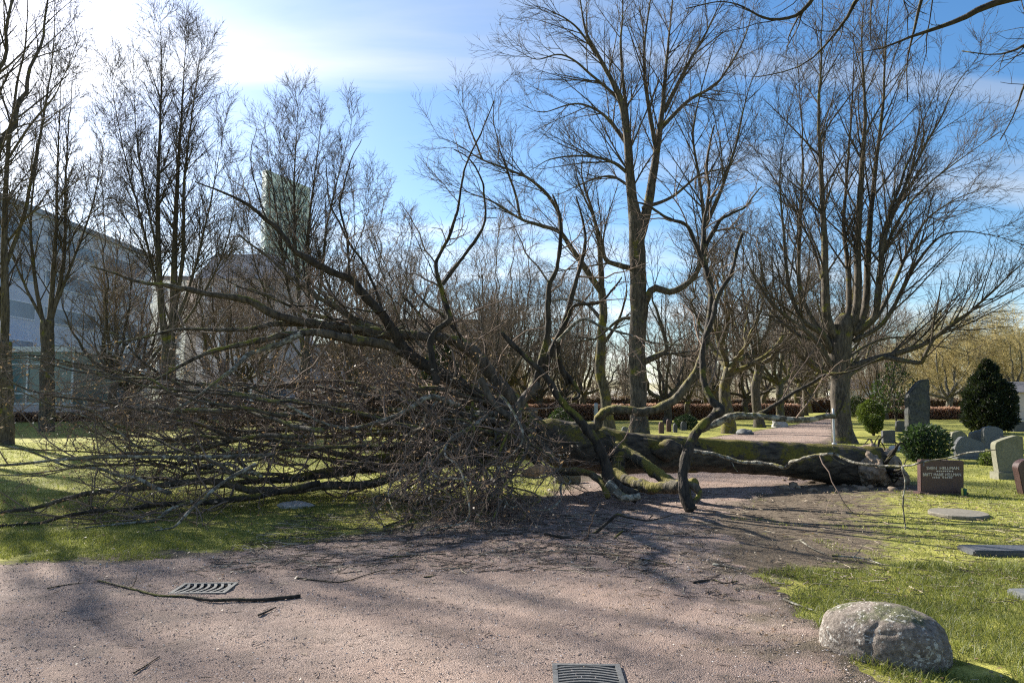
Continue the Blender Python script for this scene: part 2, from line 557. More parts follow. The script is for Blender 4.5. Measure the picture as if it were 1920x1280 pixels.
GLASS_DARK = plain('window_glass', (.085, .11, .14), .2, .6, 0, .3, 1)
GLASS_TEAL = plain('teal_glass', (.13, .22, .23), .15, .6, 0, .25, .15)
TOWER_WALL = plain('tower_pale_panel', (.52, .62, .66), .5, .4, 0, .08, .1)  # panel colour paled to put the distance haze into it
TOWER_GLASS = plain('tower_glass', (.22, .32, .36), .2, .5, 0, .2, .15)  # lighter than the near teal glass, haze mixed into the colour
FRAME_WHITE = plain('white_frame', (.70, .74, .76), .5, .4, 0, .05)
METAL_POST = plain('galvanised_post', (.45, .47, .48), .5, .5, .2, .1)
LETTER = plain('pale_lettering', (.62, .57, .52), .6, .3, 0, .15, 60)
YELLOW = plain('yellow_candle', (.75, .62, .12), .6, .3)
GREEN_PL = plain('green_plastic', (.02, .10, .05), .5, .4)
WOOD_RAW = plain('raw_split_wood', (.42, .24, .12), .8, .2, 0, .35, 25)
SOIL = stone_mat('root_soil', (.085, .063, .046), (.32, .25, .18), 12, .95)

# ------------------------------------------------------------------ ground: lawn sheet and gravel path
path_px_left = [(-900, 1085), (-400, 1072), (0, 1063), (250, 1050), (450, 1035), (620, 1018), (720, 1000), (900, 962), (1040, 925),
                (1110, 895), (1180, 868), (1240, 845), (1310, 826), (1380, 814), (1440, 805), (1490, 797), (1520, 791), (1540, 784), (1552, 774)]
path_px_right = [(1572, 774), (1572, 784), (1568, 795), (1562, 810), (1550, 830), (1545, 850), (1550, 880), (1530, 902), (1430, 925), (1360, 970),
                 (1335, 1030), (1385, 1080), (1470, 1130), (1545, 1200), (1600, 1300)]
PL = [tuple(G(*p)[:2]) for p in path_px_left]
PR = [tuple(G(*p)[:2]) for p in path_px_right]
PATH_POLY = np.array(PL + PR + [(2.4, 2.2), (3.5, -6.0), (-16.0, -6.0), (-16, 3)])
def poly_sd(x, y, poly):
    """signed distance, negative inside"""
    x = np.asarray(x, float); y = np.asarray(y, float)
    d = np.full(x.shape, 1e9); ins = np.zeros(x.shape, bool)
    n = len(poly)
    for i in range(n):
        ax, ay = poly[i]; bx, by = poly[(i + 1) % n]
        ex, ey = bx - ax, by - ay
        t = np.clip(((x - ax) * ex + (y - ay) * ey) / (ex * ex + ey * ey + 1e-12), 0, 1)
        d = np.minimum(d, np.hypot(x - ax - ex * t, y - ay - ey * t))
        c = ((ay > y) != (by > y))
        xx = ex * (y - ay) / (ey if abs(ey) > 1e-12 else 1e-12) + ax
        ins ^= c & (x < xx)
    return np.where(ins, -d, d)
def path_sd(x, y):
    p = np.stack([np.asarray(x, float), np.asarray(y, float), np.zeros(np.shape(x))], -1)
    return poly_sd(x, y, PATH_POLY) + .22 * vnoise(p * 1.6, 31) + .09 * vnoise(p * 5.3, 32) + .05 * vnoise(p * 14, 33)
def wear(x, y):
    """how trodden the lawn is: strong beside the path on its right-hand side near the camera, thin along its other edge"""
    sd = path_sd(x, y)
    right = ((x > 1.2) & (y < 17)).astype(float)
    w = np.where(right > 0, np.clip(1.04 - sd / 4.8, 0, 1), np.clip(.95 - sd / .7, 0, 1))
    w = w * np.clip((.52 * y + .3 - x) / 1.2 + .35, 0, 1)
    d2 = np.hypot(x - 6.6, y - 14.0)
    w = np.maximum(w, np.clip(1.3 - d2 / 1.7, 0, 1))
    d3 = np.hypot((x - 3.3) / 1.9, (y - 5.6) / 1.6)       # lusher tuft of grass by the boulder
    return w * np.clip(d3 * 1.3 - .7, 0.0, 1)

ys = np.concatenate([np.linspace(-8, 2, 30, endpoint=False), np.geomspace(2, 3000, 700)])
def radial_grid(ratio, y0, y1, s0, s1, ds):
    n = int(math.log(y1 / y0) / ratio)
    yy = np.geomspace(y0, y1, n)
    ss = np.arange(s0, s1, ds)
    Yg, Sg = np.meshgrid(yy, ss, indexing='ij')
    return Sg * Yg, Yg
def grid_faces(ny, nx):
    i = np.arange(ny * nx).reshape(ny, nx)
    return np.stack([i[:-1, :-1], i[:-1, 1:], i[1:, 1:], i[1:, :-1]], -1).reshape(-1, 4)
Xg, Yg = radial_grid(.012, 1.5, 3500, -1.6, 1.6, .012)
Zg = ground_z(Xg, Yg) * np.clip(1 - Yg / 150, 0, 1)
V = np.stack([Xg, Yg, Zg], -1)
wr = np.where(Yg < 60, wear(Xg, Yg), 0)
# the same sheet carried on behind the camera
ext = np.array([(-3000, -300, 0), (3000, -300, 0), (2.4, 1.5, 0), (-2.4, 1.5, 0), (-5600, 3500, 0), (5600, 3500, 0)], float)
nv = V.shape[0] * V.shape[1]
lawnV = np.concatenate([V.reshape(-1, 3), ext])
lawnF = [grid_faces(*Xg.shape), np.array([[nv, nv + 1, nv + 2, nv + 3], [nv, nv + 3, nv + 4, nv + 4], [nv + 1, nv + 5, nv + 5, nv + 2]])]
lawnF[1] = np.array([[nv, nv + 1, nv + 2, nv + 3]])
lawnF.append(np.array([[nv, nv + 3, nv + 4], [nv + 1, nv + 5, nv + 2]]))
structure('lawn', mesh_np('lawn', lawnV, lawnF, LAWN, True, {'wear': np.concatenate([wr.ravel(), np.zeros(6)])}))

Xp, Yp = radial_grid(.0042, 1.2, 130, -2.2, 1.1, .0045)
cx = .25 * (Xp[:-1, :-1] + Xp[1:, :-1] + Xp[:-1, 1:] + Xp[1:, 1:]); cy = .25 * (Yp[:-1, :-1] + Yp[1:, :-1] + Yp[:-1, 1:] + Yp[1:, 1:])
sdp = path_sd(cx, cy)
DRAINS = [(*G(383, 1105)[:2], .46, .36), (*G(1102, 1277)[:2], .38, .34)]
keep = sdp < .12
for dx_, dy_, w_, d_ in DRAINS: keep &= ~((np.abs(cx - dx_) < w_ / 2 - .015) & (np.abs(cy - dy_) < d_ / 2 - .015))
keep = keep.ravel()
Fp = grid_faces(*Xp.shape)[keep]
used, inv = np.unique(Fp, return_inverse=True)
Xu, Yu = Xp.ravel()[used], Yp.ravel()[used]
sdu = path_sd(Xu, Yu)
nzp = .006 * vnoise(np.stack([Xu * 9, Yu * 9, Xu * 0], -1), 8) + .003 * vnoise(np.stack([Xu * 31, Yu * 31, Xu * 0], -1), 9)
Zu = ground_z(Xu, Yu) * np.clip(1 - Yu / 150, 0, 1) + np.minimum(.016, .008 - sdu * .12) + nzp * np.clip(-sdu / .1, .3, 1) + np.clip(Yu / 130, 0, 1) * .03 * (sdu < 0)
structure('gravel_path', mesh_np('gravel_path', np.stack([Xu, Yu, Zu], -1), inv.reshape(-1, 4), PATH, True,
          {'wear': np.clip(1 + sdu / np.where((Xu > 0) & (Yu < 12), 1.1, .45), 0, 1) * np.clip(.75 + .6 * vnoise(np.stack([Xu * 4, Yu * 4, Xu * 0], -1), 41), 0, 1)}))

RNG = np.random.default_rng(11)
def blades(rng, x, y, h, w, lean=.5):
    """one bent blade per point: 5 vertices, a quad and a triangle"""
    n = len(x)
    a = rng.random(n) * 2 * math.pi
    l = lean * (0.4 + rng.random(n)) * h
    z = ground_z(x, y)
    dx, dy = np.cos(a), np.sin(a)
    la = rng.random(n) * 2 * math.pi
    lx, ly = np.cos(la) * l, np.sin(la) * l
    b = np.stack([x, y, z], -1)
    def p(s, t, k):
        return b + np.stack([dx * w * s + lx * t, dy * w * s + ly * t, h * k], -1)
    V = np.stack([p(-1, 0, -.05), p(1, 0, -.05), p(.7, .35, .55), p(-.7, .35, .55), p(0, 1.0, .9)], 1)
    i = np.arange(n)[:, None] * 5
    return V.reshape(-1, 3), [i + np.array([[0, 1, 2, 3]]), i + np.array([[3, 2, 4]])], np.repeat(rng.random(n), 5)

ga = Acc()
def scatter_grass(n, x0, x1, y0, y1, hmin, hmax, w, thr=.55, lean=.5, shade=None):
    x = RNG.uniform(x0, x1, n); y = RNG.uniform(y0, y1, n)
    k = (np.abs(x) < y * .75 + .4)
    x, y = x[k], y[k]
    ww = wear(x, y) + .5 * vnoise(np.stack([x * 2, y * 2, x * 0], -1), 3) + .35 * vnoise(np.stack([x * 6, y * 6, x * 0], -1), 4)
    sd = path_sd(x, y)
    k = (sd > .02) & (ww < thr)
    x, y = x[k], y[k]
    h = RNG.uniform(hmin, hmax, len(x)) * (1 + .5 * vnoise(np.stack([x * 3, y * 3, x * 0], -1), 12))
    V, F, a = blades(RNG, x, y, h, w * (0.6 + .8 * RNG.random(len(x))), lean)
    if shade is not None: a = a * shade[1] + shade[0]
    ga.add(V, F, a)
scatter_grass(52000, 1.5, 5.0, 3.6, 7.4, .02, .085, .0021, .50, .9, (0.0, .62))
scatter_grass(60000, 1.0, 9.0, 6.5, 13, .015, .04, .003, .5, .8, (.3, .7))
scatter_grass(90000, -9, 1, 6.4, 13, .015, .045, .003, .55, .8, (.15, .75))
scatter_grass(45000, -7, 0, 6.3, 9.2, .02, .06, .0028, .6, .9, (.2, .7))
scatter_grass(120000, -20, 20, 12, 28, .02, .045, .006, .6, .8, (.25, .7))
tag(obj('grass', ga.build('grass', GRASS)), kind='stuff')

# loose gravel stones
def pebbles(rng, x, y, s):
    n = len(x)
    base = np.array([(1, 0, 0), (-1, 0, 0), (0, 1, 0), (0, -1, 0), (0, 0, 1), (0, 0, -1), (.7, .7, .2), (-.7, -.7, .2)])[:6]
    F = np.array([(0, 2, 4), (2, 1, 4), (1, 3, 4), (3, 0, 4), (2, 0, 5), (1, 2, 5), (3, 1, 5), (0, 3, 5)])
    V = base[None] * (.6 + .6 * rng.random((n, 6, 1)))
    V = V * np.stack([np.ones(n), .6 + .5 * rng.random(n), .35 + .4 * rng.random(n)], -1)[:, None]
    V = V + .25 * rng.normal(size=V.shape) * np.array([1, 1, .4])
    a = rng.random(n) * 6.283
    c, d = np.cos(a)[:, None], np.sin(a)[:, None]
    X = V[..., 0] * c - V[..., 1] * d; Y = V[..., 0] * d + V[..., 1] * c
    V = np.stack([X, Y, V[..., 2]], -1) * s[:, None, None]
    V += np.stack([x, y, ground_z(x, y) + .018 + s * .15], -1)[:, None]
    Fi = (np.arange(n)[:, None, None] * 6 + F[None]).reshape(-1, 3)
    return V.reshape(-1, 3), Fi, np.repeat(rng.random(n), 6)
pa = Acc()
def scatter_pebbles(n, x0, x1, y0, y1, s0, s1, out=.12):
    x = RNG.uniform(x0, x1, n); y = RNG.uniform(y0, y1, n)
    k = (np.abs(x) < y * .72 + .3) & (path_sd(x, y) < out * (RNG.random(n) ** 3) * 3)
    x, y = x[k], y[k]
    cl = .5 + .5 * vnoise(np.stack([x * 1.3, y * 1.3, x * 0], -1), 77)
    k = RNG.random(len(x)) < .35 + .8 * cl
    x, y = x[k], y[k]
    s = s0 + (s1 - s0) * RNG.random(len(x)) ** 2.5
    V, F, a = pebbles(RNG, x, y, s)
    pa.add(V, F, a)
scatter_pebbles(60000, -5, 3, 3.2, 7.2, .0025, .0085)
scatter_pebbles(30000, -6, 5, 7, 15, .005, .014)
tag(obj('gravel', pa.build('gravel', PEBBLE, False)), kind='stuff')

# ------------------------------------------------------------------ trees
ALL_TREES = {}
def tree(name, label, cat, base, trunk, limbs, spec, bark=BARK, twig=TWIG, group=None, seed=1, limb_bark=None, limb_parts=False, trunkS=16):
    """trunk: (P,R); limbs: list of (P,R) traced stems; spec: list of grow() levels for the fine crown"""
    rng = np.random.default_rng(seed)
    t = thing(name, label, cat, base, group)
    tm = Acc()
    for (p, r) in ([trunk] if not isinstance(trunk, list) else trunk):
        tm.tubes(p, r, trunkS, cap=True, rough=.16, rscale=2.2, seed=seed, flute=.035)
    obj('trunk', tm.build('trunk', bark), t)
    c = Acc()
    limbs = [(p, np.maximum(r * (1 - .62 * np.linspace(0, 1, len(r)) ** 2), .007)) for p, r in limbs]
    for p, r in limbs:
        if limb_parts:
            a = Acc(); a.tubes(p, r, 10, cap=True, rough=.12, rscale=5, seed=seed)
            obj('limb', a.build('limb', limb_bark or bark), t)
        else:
            c.tubes(p, r, 8, cap=True, rough=.10, rscale=4, seed=seed)
    par = []
    K = max(len(p) for p, r in limbs)
    Ps = np.stack([resample(p, r, K)[0] for p, r in limbs]); Rs = np.stack([resample(p, r, K)[1] for p, r in limbs])
    cw = Acc()
    src = [(Ps, Rs)]
    for li, s in enumerate(spec):
        s = dict(s); S = s.pop('S', 3); frm = s.pop('frm', None)
        parents = src[frm] if frm is not None else src[-1]
        Pn, Rn = grow(rng, parents[0], parents[1], **s)
        src.append((Pn, Rn))
        if len(Pn): cw.tubes(Pn, Rn, S)
    if limb_parts:
        obj('crown', cw.build('crown', twig), t)
    else:
        cr_ = obj('crown', c.build('crown', limb_bark or bark), t)
        obj('twigs', cw.build('twigs', twig), cr_)
    return t

def copy_tree(o, loc, rz=0, sc=1.0, label=None):
    def rec(q, par):
        n = q.copy()
        COL.objects.link(n)
        if par is not None: n.parent = par
        for ch in q.children: rec(ch, n)
        return n
    n = rec(o, None)
    n.location = Vector([float(c) for c in loc]); n.rotation_euler = (0, 0, rz); n.scale = (sc, sc, sc * (1 + .1 * math.sin(rz * 5)))
    if label: n['label'] = label
    return n

LIME = [dict(dens=3.0, t0=.14, t1=1.0, ang=(20, 44), L=4.2, Lmin=1.7, rr=.5, K=8, wig=.045, up=.025, rmin=.010, rmax=.04, S=5),
        dict(dens=4.4, t0=.12, t1=1.0, ang=(22, 46), L=1.6, Lmin=.6, rr=.5, K=5, wig=.07, up=.02, rmin=.0075, S=3),
        dict(dens=5.4, t0=.15, t1=1.0, ang=(22, 50), L=.7, Lmin=.28, rr=.6, K=3, wig=.10, up=.015, rmin=.0058, S=3)]
def lime(**k):
    s = [dict(x) for x in LIME]
    for key, v in k.items():
        li, nm = key.split('_', 1)
        s[int(li[1:])][nm] = v
    return s
def trunk_px(pts, Y, K=40, wig=.05, seed=0):
    """pts: (px,py,r)"""
    w = [W(p[0], p[1], Y) for p in pts]
    return resample(w, [p[2] for p in pts], K, wig, seed)
def base_of(px, py, Y):
    if py == 0: py = 735
    b = W(px, py, Y); b[2] = 0; return b

# --- big lime on the right of the path
Y = 28.0
tr = trunk_px([(1582, 842, .80), (1581, 826, .62), (1578, 800, .49), (1576, 760, .45), (1575, 715, .45), (1574, 680, .50), (1575, 650, .55), (1580, 612, .50), (1585, 590, .3)], Y)
lm = [limb([(1572, 640), (1552, 600), (1548, 540), (1545, 450), (1540, 340), (1535, 220), (1540, 90), (1545, -60)], Y, Y - 1, .30, .04, 40),
      limb([(1585, 630), (1592, 560), (1588, 480), (1582, 420), (1590, 300), (1600, 150), (1600, 20)], Y, Y + 1.2, .20, .03, 34),
      limb([(1590, 625), (1607, 570), (1609, 440), (1617, 300), (1622, 200), (1616, 80), (1625, -60)], Y, Y - .6, .27, .04, 40),
      limb([(1595, 625), (1622, 580), (1628, 450), (1640, 330), (1655, 200), (1662, 70), (1670, -40)], Y, Y + .8, .25, .035, 40),
      limb([(1600, 625), (1640, 590), (1652, 500), (1655, 440), (1690, 340), (1730, 230), (1770, 140)], Y, Y - 1.5, .20, .03, 36),
      limb([(1605, 630), (1650, 585), (1690, 500), (1735, 415), (1800, 370), (1880, 345)], Y, Y + 1.8, .16, .025, 32),
      limb([(1600, 640), (1660, 600), (1715, 500), (1770, 440), (1850, 440), (1930, 460)], Y, Y - 2.2, .14, .02, 32),
      limb([(1651, 530), (1660, 440), (1710, 320), (1760, 230), (1800, 150), (1850, 90)], Y - .6, Y - 2, .13, .02, 28),
      limb([(1641, 575), (1655, 480), (1700, 390), (1760, 330), (1840, 270), (1890, 240)], Y - .6, Y + 1, .12, .02, 28),
      limb([(1560, 660), (1540, 625), (1505, 600), (1480, 540), (1470, 440), (1462, 320), (1480, 200)], Y, Y - 1.8, .20, .025, 36),
      limb([(1565, 650), (1530, 610), (1500, 540), (1500, 430), (1505, 300), (1500, 180), (1490, 60)], Y, Y + 1.8, .18, .025, 36),
      limb([(1560, 690), (1530, 640), (1490, 605), (1440, 560), (1400, 490), (1380, 420)], Y, Y - 2.5, .20, .02, 32),
      limb([(1555, 640), (1500, 630), (1450, 590), (1420, 545), (1390, 520)], Y, Y + 2.5, .13, .02, 28),
      limb([(1550, 560), (1520, 450), (1460, 350), (1410, 270)], Y - .3, Y + 1, .10, .02, 28),
      limb([(1592, 690), (1640, 673), (1690, 660), (1740, 640), (1800, 598), (1860, 548), (1930, 480)], Y, Y - 3.0, .22, .05, 36),
      limb([(1660, 669), (1700, 677), (1727, 680), (1736, 662), (1760, 625), (1810, 590), (1870, 560), (1930, 525)], Y - .8, Y - 4, .15, .035, 36),
      limb([(1590, 670), (1640, 640), (1700, 632), (1760, 650), (1820, 660)], Y, Y + 3, .09, .015, 26)]
tr = (tr[0], tr[1] * .74); lm = [(p, r * .66) for p, r in lm]
tree('lime_tree', 'large bare lime with many upright stems from a mossy pollard head beside the path', 'tree', base_of(1580, 830, Y), tr, lm,
     lime(l0_dens=3.1, l0_L=3.4, l0_t0=.18, l1_dens=4.4, l2_dens=5.2), BARK, TWIG, 'standing bare trees', 21, BARK, True, 22)

# --- big lime in the centre behind the fallen trunk
Y = 30.0
tr = trunk_px([(1203, 842, .72), (1200, 815, .52), (1197, 760, .47), (1195, 650, .46), (1197, 560, .46), (1195, 480, .43), (1192, 420, .40), (1188, 380, .30)], Y)
lm = [limb([(1195, 440), (1183, 350), (1175, 250), (1160, 180), (1122, 105), (1095, 45), (1080, -60)], Y, Y - 1, .33, .05, 44),
      limb([(1198, 450), (1216, 380), (1230, 290), (1243, 200), (1252, 90), (1268, -60)], Y, Y + .8, .33, .05, 44),
      limb([(1190, 400), (1184, 330), (1178, 240), (1165, 110), (1168, 20), (1175, -70)], Y, Y + 1.2, .2, .04, 40),
      limb([(1232, 290), (1215, 190), (1207, 100), (1220, 0), (1230, -80)], Y + .4, Y - 1.2, .15, .03, 36),
      limb([(1245, 210), (1290, 120), (1330, 50), (1370, -40)], Y + .6, Y - .8, .14, .03, 32),
      limb([(1240, 240), (1290, 190), (1350, 150), (1400, 60), (1420, -30)], Y + .6, Y + 2, .13, .03, 32),
      limb([(1192, 505), (1160, 497), (1135, 485), (1127, 450), (1110, 400), (1085, 340), (1070, 270)], Y, Y - 1.5, .17, .03, 32),
      limb([(1183, 330), (1150, 305), (1100, 293), (1030, 300), (975, 335)], Y, Y - 1.8, .12, .02, 30),
      limb([(1175, 270), (1130, 215), (1075, 195), (1020, 210), (975, 195)], Y, Y + 1.5, .11, .02, 30),
      limb([(1160, 185), (1120, 150), (1060, 105), (1000, 110), (955, 80)], Y, Y - 2, .10, .02, 30),
      limb([(1120, 105), (1080, 50), (1030, 20), (985, 10)], Y - .5, Y - 2.4, .08, .02, 26),
      limb([(1183, 350), (1140, 330), (1080, 350), (1020, 380)], Y, Y + 2, .09, .018, 26),
      limb([(1208, 570), (1225, 541), (1258, 547), (1293, 527), (1313, 492), (1320, 420), (1312, 340), (1300, 250), (1320, 150), (1345, 60)], Y, Y - 2.4, .23, .03, 44),
      limb([(1205, 680), (1235, 665), (1250, 655), (1245, 625), (1232, 585), (1222, 555), (1240, 500)], Y, Y - 1, .19, .04, 30),
      limb([(1190, 595), (1160, 600), (1120, 632), (1080, 640), (1040, 650)], Y, Y + 2, .12, .02, 26),
      limb([(1205, 390), (1260, 370), (1310, 330), (1370, 310), (1430, 270)], Y, Y + 2.5, .12, .02, 30),
      limb([(1320, 430), (1350, 360), (1380, 270), (1400, 180), (1440, 80)], Y - 1.6, Y - 2.8, .12, .02, 34)]
tr = (tr[0], tr[1] * .74); lm = [(p, r * .72) for p, r in lm]
tree('lime_tree', 'tall bare lime with crooked limb stumps behind the middle of the fallen trunk', 'tree', base_of(1200, 825, Y), tr, lm,
     lime(l0_dens=2.7, l0_L=3.2, l0_up=.02), BARK, TWIG, 'standing bare trees', 22, BARK, True, 22)

# --- mossy slim tree left of it
Y = 33.0
tr = trunk_px([(1150, 835, .55), (1145, 818, .40), (1138, 775, .30), (1132, 725, .28), (1124, 690, .26), (1127, 640, .24), (1131, 585, .22), (1128, 540, .22)], Y)
lm = [limb([(1128, 560), (1126, 500), (1121, 440), (1106, 380), (1090, 330), (1095, 270)], Y, Y - 1, .17, .03, 32),
      limb([(1128, 548), (1100, 507), (1073, 468), (1050, 437), (1010, 422), (975, 410), (930, 382), (880, 362), (830, 340)], Y, Y - 3, .17, .025, 40),
      limb([(1052, 440), (1046, 395), (1012, 350), (965, 322), (905, 300), (860, 272), (820, 255)], Y - 1.2, Y - 3.5, .11, .02, 36),
      limb([(975, 408), (965, 360), (940, 290), (925, 220), (930, 160)], Y - 1.8, Y - 2, .07, .015, 30),
      limb([(905, 300), (885, 250), (870, 210), (850, 180)], Y - 2.5, Y - 3, .05, .012, 24),
      limb([(1128, 600), (1100, 570), (1060, 560), (1010, 570)], Y, Y + 2, .10, .015, 26),
      limb([(1128, 650), (1160, 600), (1175, 540), (1160, 470)], Y, Y + 1.6, .10, .015, 26)]
tr = (tr[0], tr[1] * .82); lm = [(p, r * .9) for p, r in lm]
tree('mossy_tree', 'slim bare tree with bright green moss down its trunk left of the central lime', 'tree', base_of(1145, 818, Y), tr, lm,
     lime(l0_dens=2.6, l0_L=2.4, l0_up=.02), BARK_MOSS, TWIG, 'standing bare trees', 23, BARK, True, 18)

# --- left row of limes
def row_lime(label, px, basey, Y, r, stems, seed, spec, name='lime_tree', fork=None):
    fx, fy = fork or (px, 640)
    r *= .78; stems = [(p, q * .58) for p, q in stems]
    tr = trunk_px([(px, basey + 8, r * 1.5), (px, basey - 8, r * 1.15), (px, (basey + fy) / 2, r), (fx, fy, r * .95)], Y, 30, .06, seed)
    return tree(name, label, 'tree', base_of(px, basey, Y), tr, stems, spec, BARK, TWIG, 'standing bare trees', seed)
Y = 40.0
row_lime('bare lime with two tall parallel stems standing before the white buildings on the left', 316, 808, Y, .46,
     [limb([(318, 690), (305, 600), (297, 480), (296, 360), (300, 240), (303, 130), (300, 35)], Y, Y - .6, .38, .03, 44),
      limb([(320, 660), (325, 560), (328, 450), (333, 330), (340, 220), (345, 130), (350, 38)], Y, Y + .8, .38, .03, 44),
      limb([(325, 600), (343, 480), (345, 350), (358, 230), (372, 130), (380, 70)], Y + .4, Y - 1, .22, .03, 38),
      limb([(318, 640), (290, 520), (262, 400), (235, 300), (215, 190), (210, 120)], Y, Y + 1, .16, .02, 38),
      limb([(325, 620), (360, 520), (390, 400), (410, 300), (425, 210)], Y, Y + .5, .17, .02, 38),
      limb([(322, 640), (375, 560), (420, 470), (440, 380), (445, 300)], Y, Y - 1.5, .12, .02, 34),
      limb([(300, 500), (270, 350), (255, 250), (250, 120)], Y - .3, Y - 1.6, .12, .02, 34),
      limb([(318, 600), (270, 470), (225, 390), (195, 330)], Y, Y + 1.6, .10, .015, 34)], 31, lime(l0_dens=4.8, l0_L=3.4, l0_t0=.22, l1_rmin=.010, l2_rmin=.0075), fork=(318, 640))
Y = 45.0
row_lime('bare round-headed lime standing before the teal glass tower', 572, 806, Y, .40,
     [limb([(570, 680), (560, 560), (553, 440), (552, 330), (556, 250), (560, 175)], Y, Y, .28, .03, 40),
      limb([(574, 680), (580, 560), (578, 440), (590, 330), (600, 250), (605, 190)], Y, Y + .8, .25, .03, 40),
      limb([(572, 650), (600, 540), (612, 430), (635, 330), (655, 250), (660, 215)], Y, Y - .8, .2, .02, 36),
      limb([(570, 650), (540, 540), (525, 440), (510, 340), (500, 260), (495, 230)], Y, Y + .7, .18, .02, 36),
      limb([(572, 680), (620, 580), (660, 480), (690, 400), (700, 330)], Y, Y + 1.2, .15, .02, 34),
      limb([(572, 680), (520, 600), (480, 500), (465, 420), (460, 350)], Y, Y - 1.2, .14, .02, 34),
      limb([(560, 500), (535, 380), (525, 290), (530, 220)], Y, Y - 1, .1, .02, 30)], 32, lime(l0_dens=4.8, l0_L=3.0, l0_t0=.22, l1_rmin=.011, l2_rmin=.008), fork=(572, 660))
Y = 27.0
row_lime('tall bare tree with forked stems at the extreme left edge of the lawn', 8, 838, Y, .34,
     [limb([(8, 680), (10, 560), (8, 440), (14, 300), (30, 180), (48, 70), (55, -60)], Y, Y - .6, .27, .04, 40),
      limb([(8, 600), (-20, 460), (-40, 300), (-60, 120), (-70, -60)], Y, Y + 1, .22, .04, 36),
      limb([(10, 500), (45, 400), (70, 280), (90, 170), (100, 80), (105, -40)], Y, Y + .7, .14, .03, 36),
      limb([(14, 300), (60, 230), (100, 180), (130, 120), (150, 60)], Y - .3, Y - 1.8, .08, .02, 30),
      limb([(8, 460), (60, 400), (110, 370), (150, 330)], Y, Y - 1.4, .08, .015, 28),
      limb([(8, 560), (-60, 420), (-120, 300), (-160, 160)], Y, Y - 1.5, .12, .02, 30)], 33, lime(l0_dens=2.4, l0_L=2.4, l0_ang=(20, 45), l1_dens=4.0), fork=(8, 640))
Y = 38.0
row_lime('thick dark trunked bare tree before the glazed ground floor on the left', 88, 812, Y, .42,
     [limb([(90, 640), (98, 540), (105, 430), (108, 320), (112, 210), (115, 110)], Y, Y, .26, .03, 36),
      limb([(92, 620), (118, 500), (122, 400), (125, 290), (132, 200), (140, 130)], Y, Y + .9, .2, .03, 36),
      limb([(88, 640), (65, 520), (58, 400), (72, 280), (80, 160)], Y, Y - 1, .2, .025, 36),
      limb([(94, 600), (140, 480), (175, 380), (190, 290), (200, 230)], Y, Y + .5, .15, .02, 34),
      limb([(90, 620), (40, 520), (10, 440), (-20, 350)], Y, Y - 1.4, .15, .02, 34),
      limb([(125, 470), (150, 420), (200, 383), (245, 378)], Y + .4, Y - 1, .08, .015, 26)], 34, lime(l0_dens=3.0, l0_L=3.0, l0_ang=(18, 46), l1_rmin=.010, l2_rmin=.008), fork=(90, 600))
# the neighbours of the edge tree, standing beyond the left edge: their crowns shade the path
for i, (x, y, sd) in enumerate([(-14.9, 19.4, 51), (-20.5, 25.0, 52)]):
    rg = np.random.default_rng(sd)
    H = 17.0
    trp, trr = resample([(x, y, -.1), (x, y, 2), (x + .1, y, 5.5)], [.48, .29, .26], 24, .05, sd)
    st = []
    for k in range(6):
        a = k * 1.05 + rg.random() * .5
        rad = .6 + 2.6 * rg.random()
        st.append(resample([(x, y, 4.5), (x + rad * .35 * math.cos(a), y + rad * .35 * math.sin(a), 7.5), (x + rad * .8 * math.cos(a), y + rad * .8 * math.sin(a), 12), (x + rad * math.cos(a), y + rad * math.sin(a), H - 2 * rg.random())],
                           [.15, .10, .055, .02], 34, .2, sd + k))
    tree('lime_tree', ['bare lime just beyond the left edge, nearest the edge tree', 'bare lime beyond the left edge, farthest back of its row', 'bare lime beyond the left edge, closest to the path'][i],
         'tree', (x, y, 0), (trp, trr), st, lime(l0_dens=2.2, l0_L=2.6, l1_dens=3.4, l2_dens=4.4, l1_rmin=.007, l2_rmin=.005), BARK, TWIG, 'standing bare trees', sd)

# --- prototypes for the trees farther off, then copies
def proto(name, label, loc, seed, H, spread, r, twig, nst=6, fork=.22, spec=None, group=None, bark=BARK):
    rg = np.random.default_rng(seed)
    trp, trr = resample([(0, 0, -.1), (.05 * rg.normal(), 0, H * .05), (.12 * rg.normal(), .12 * rg.normal(), H * fork * .6), (.1, .1 * rg.normal(), H * fork)], [r * 1.6, r * 1.1, r, r * 1.02], 24, .06, seed)
    st = []
    for k in range(nst):
        a = k * 2 * math.pi / nst + rg.random() * .8
        f = (.25 + .75 * rg.random()) * spread
        h = H * (.72 + .28 * rg.random()) * (1 - .25 * (f / spread) ** 2)
        z0 = H * fork * (.85 + .15 * rg.random())
        st.append(resample([(0, 0, z0), (f * .45 * math.cos(a), f * .45 * math.sin(a), z0 + .18 * (h - z0)), (f * .8 * math.cos(a + .2), f * .8 * math.sin(a + .2), z0 + .55 * (h - z0)), (f * math.cos(a), f * math.sin(a), h)],
                           [r * .55, r * .42, r * .25, .03], 26, .25, seed + k))
    for p, q in st: p += np.array([loc[0], loc[1], 0])
    trp = trp + np.array([loc[0], loc[1], 0])
    return tree(name, label, 'tree', loc, (trp, trr), st, spec or lime(l0_dens=2.4, l0_L=3.4, l1_dens=3.6, l2_dens=4.6, l2_rmin=.008, l1_rmin=.010), bark, twig, group, seed, None, False, 12)
GA = 'avenue trees along the far path'
X4 = base_of(1367, 812, 36.5); X5 = base_of(1424, 803, 44)
p1 = proto('avenue_tree', 'nearest mossy trunked tree of the avenue left of the path', X4, 61, 13.5, 4.2, .27, TWIG, 7, .24, group=GA, bark=BARK_MOSS)
p2 = proto('avenue_tree', 'second tree of the avenue, dark trunk just right of the nearest mossy one', X5, 62, 14, 4.5, .25, TWIG, 7, .26, group=GA)
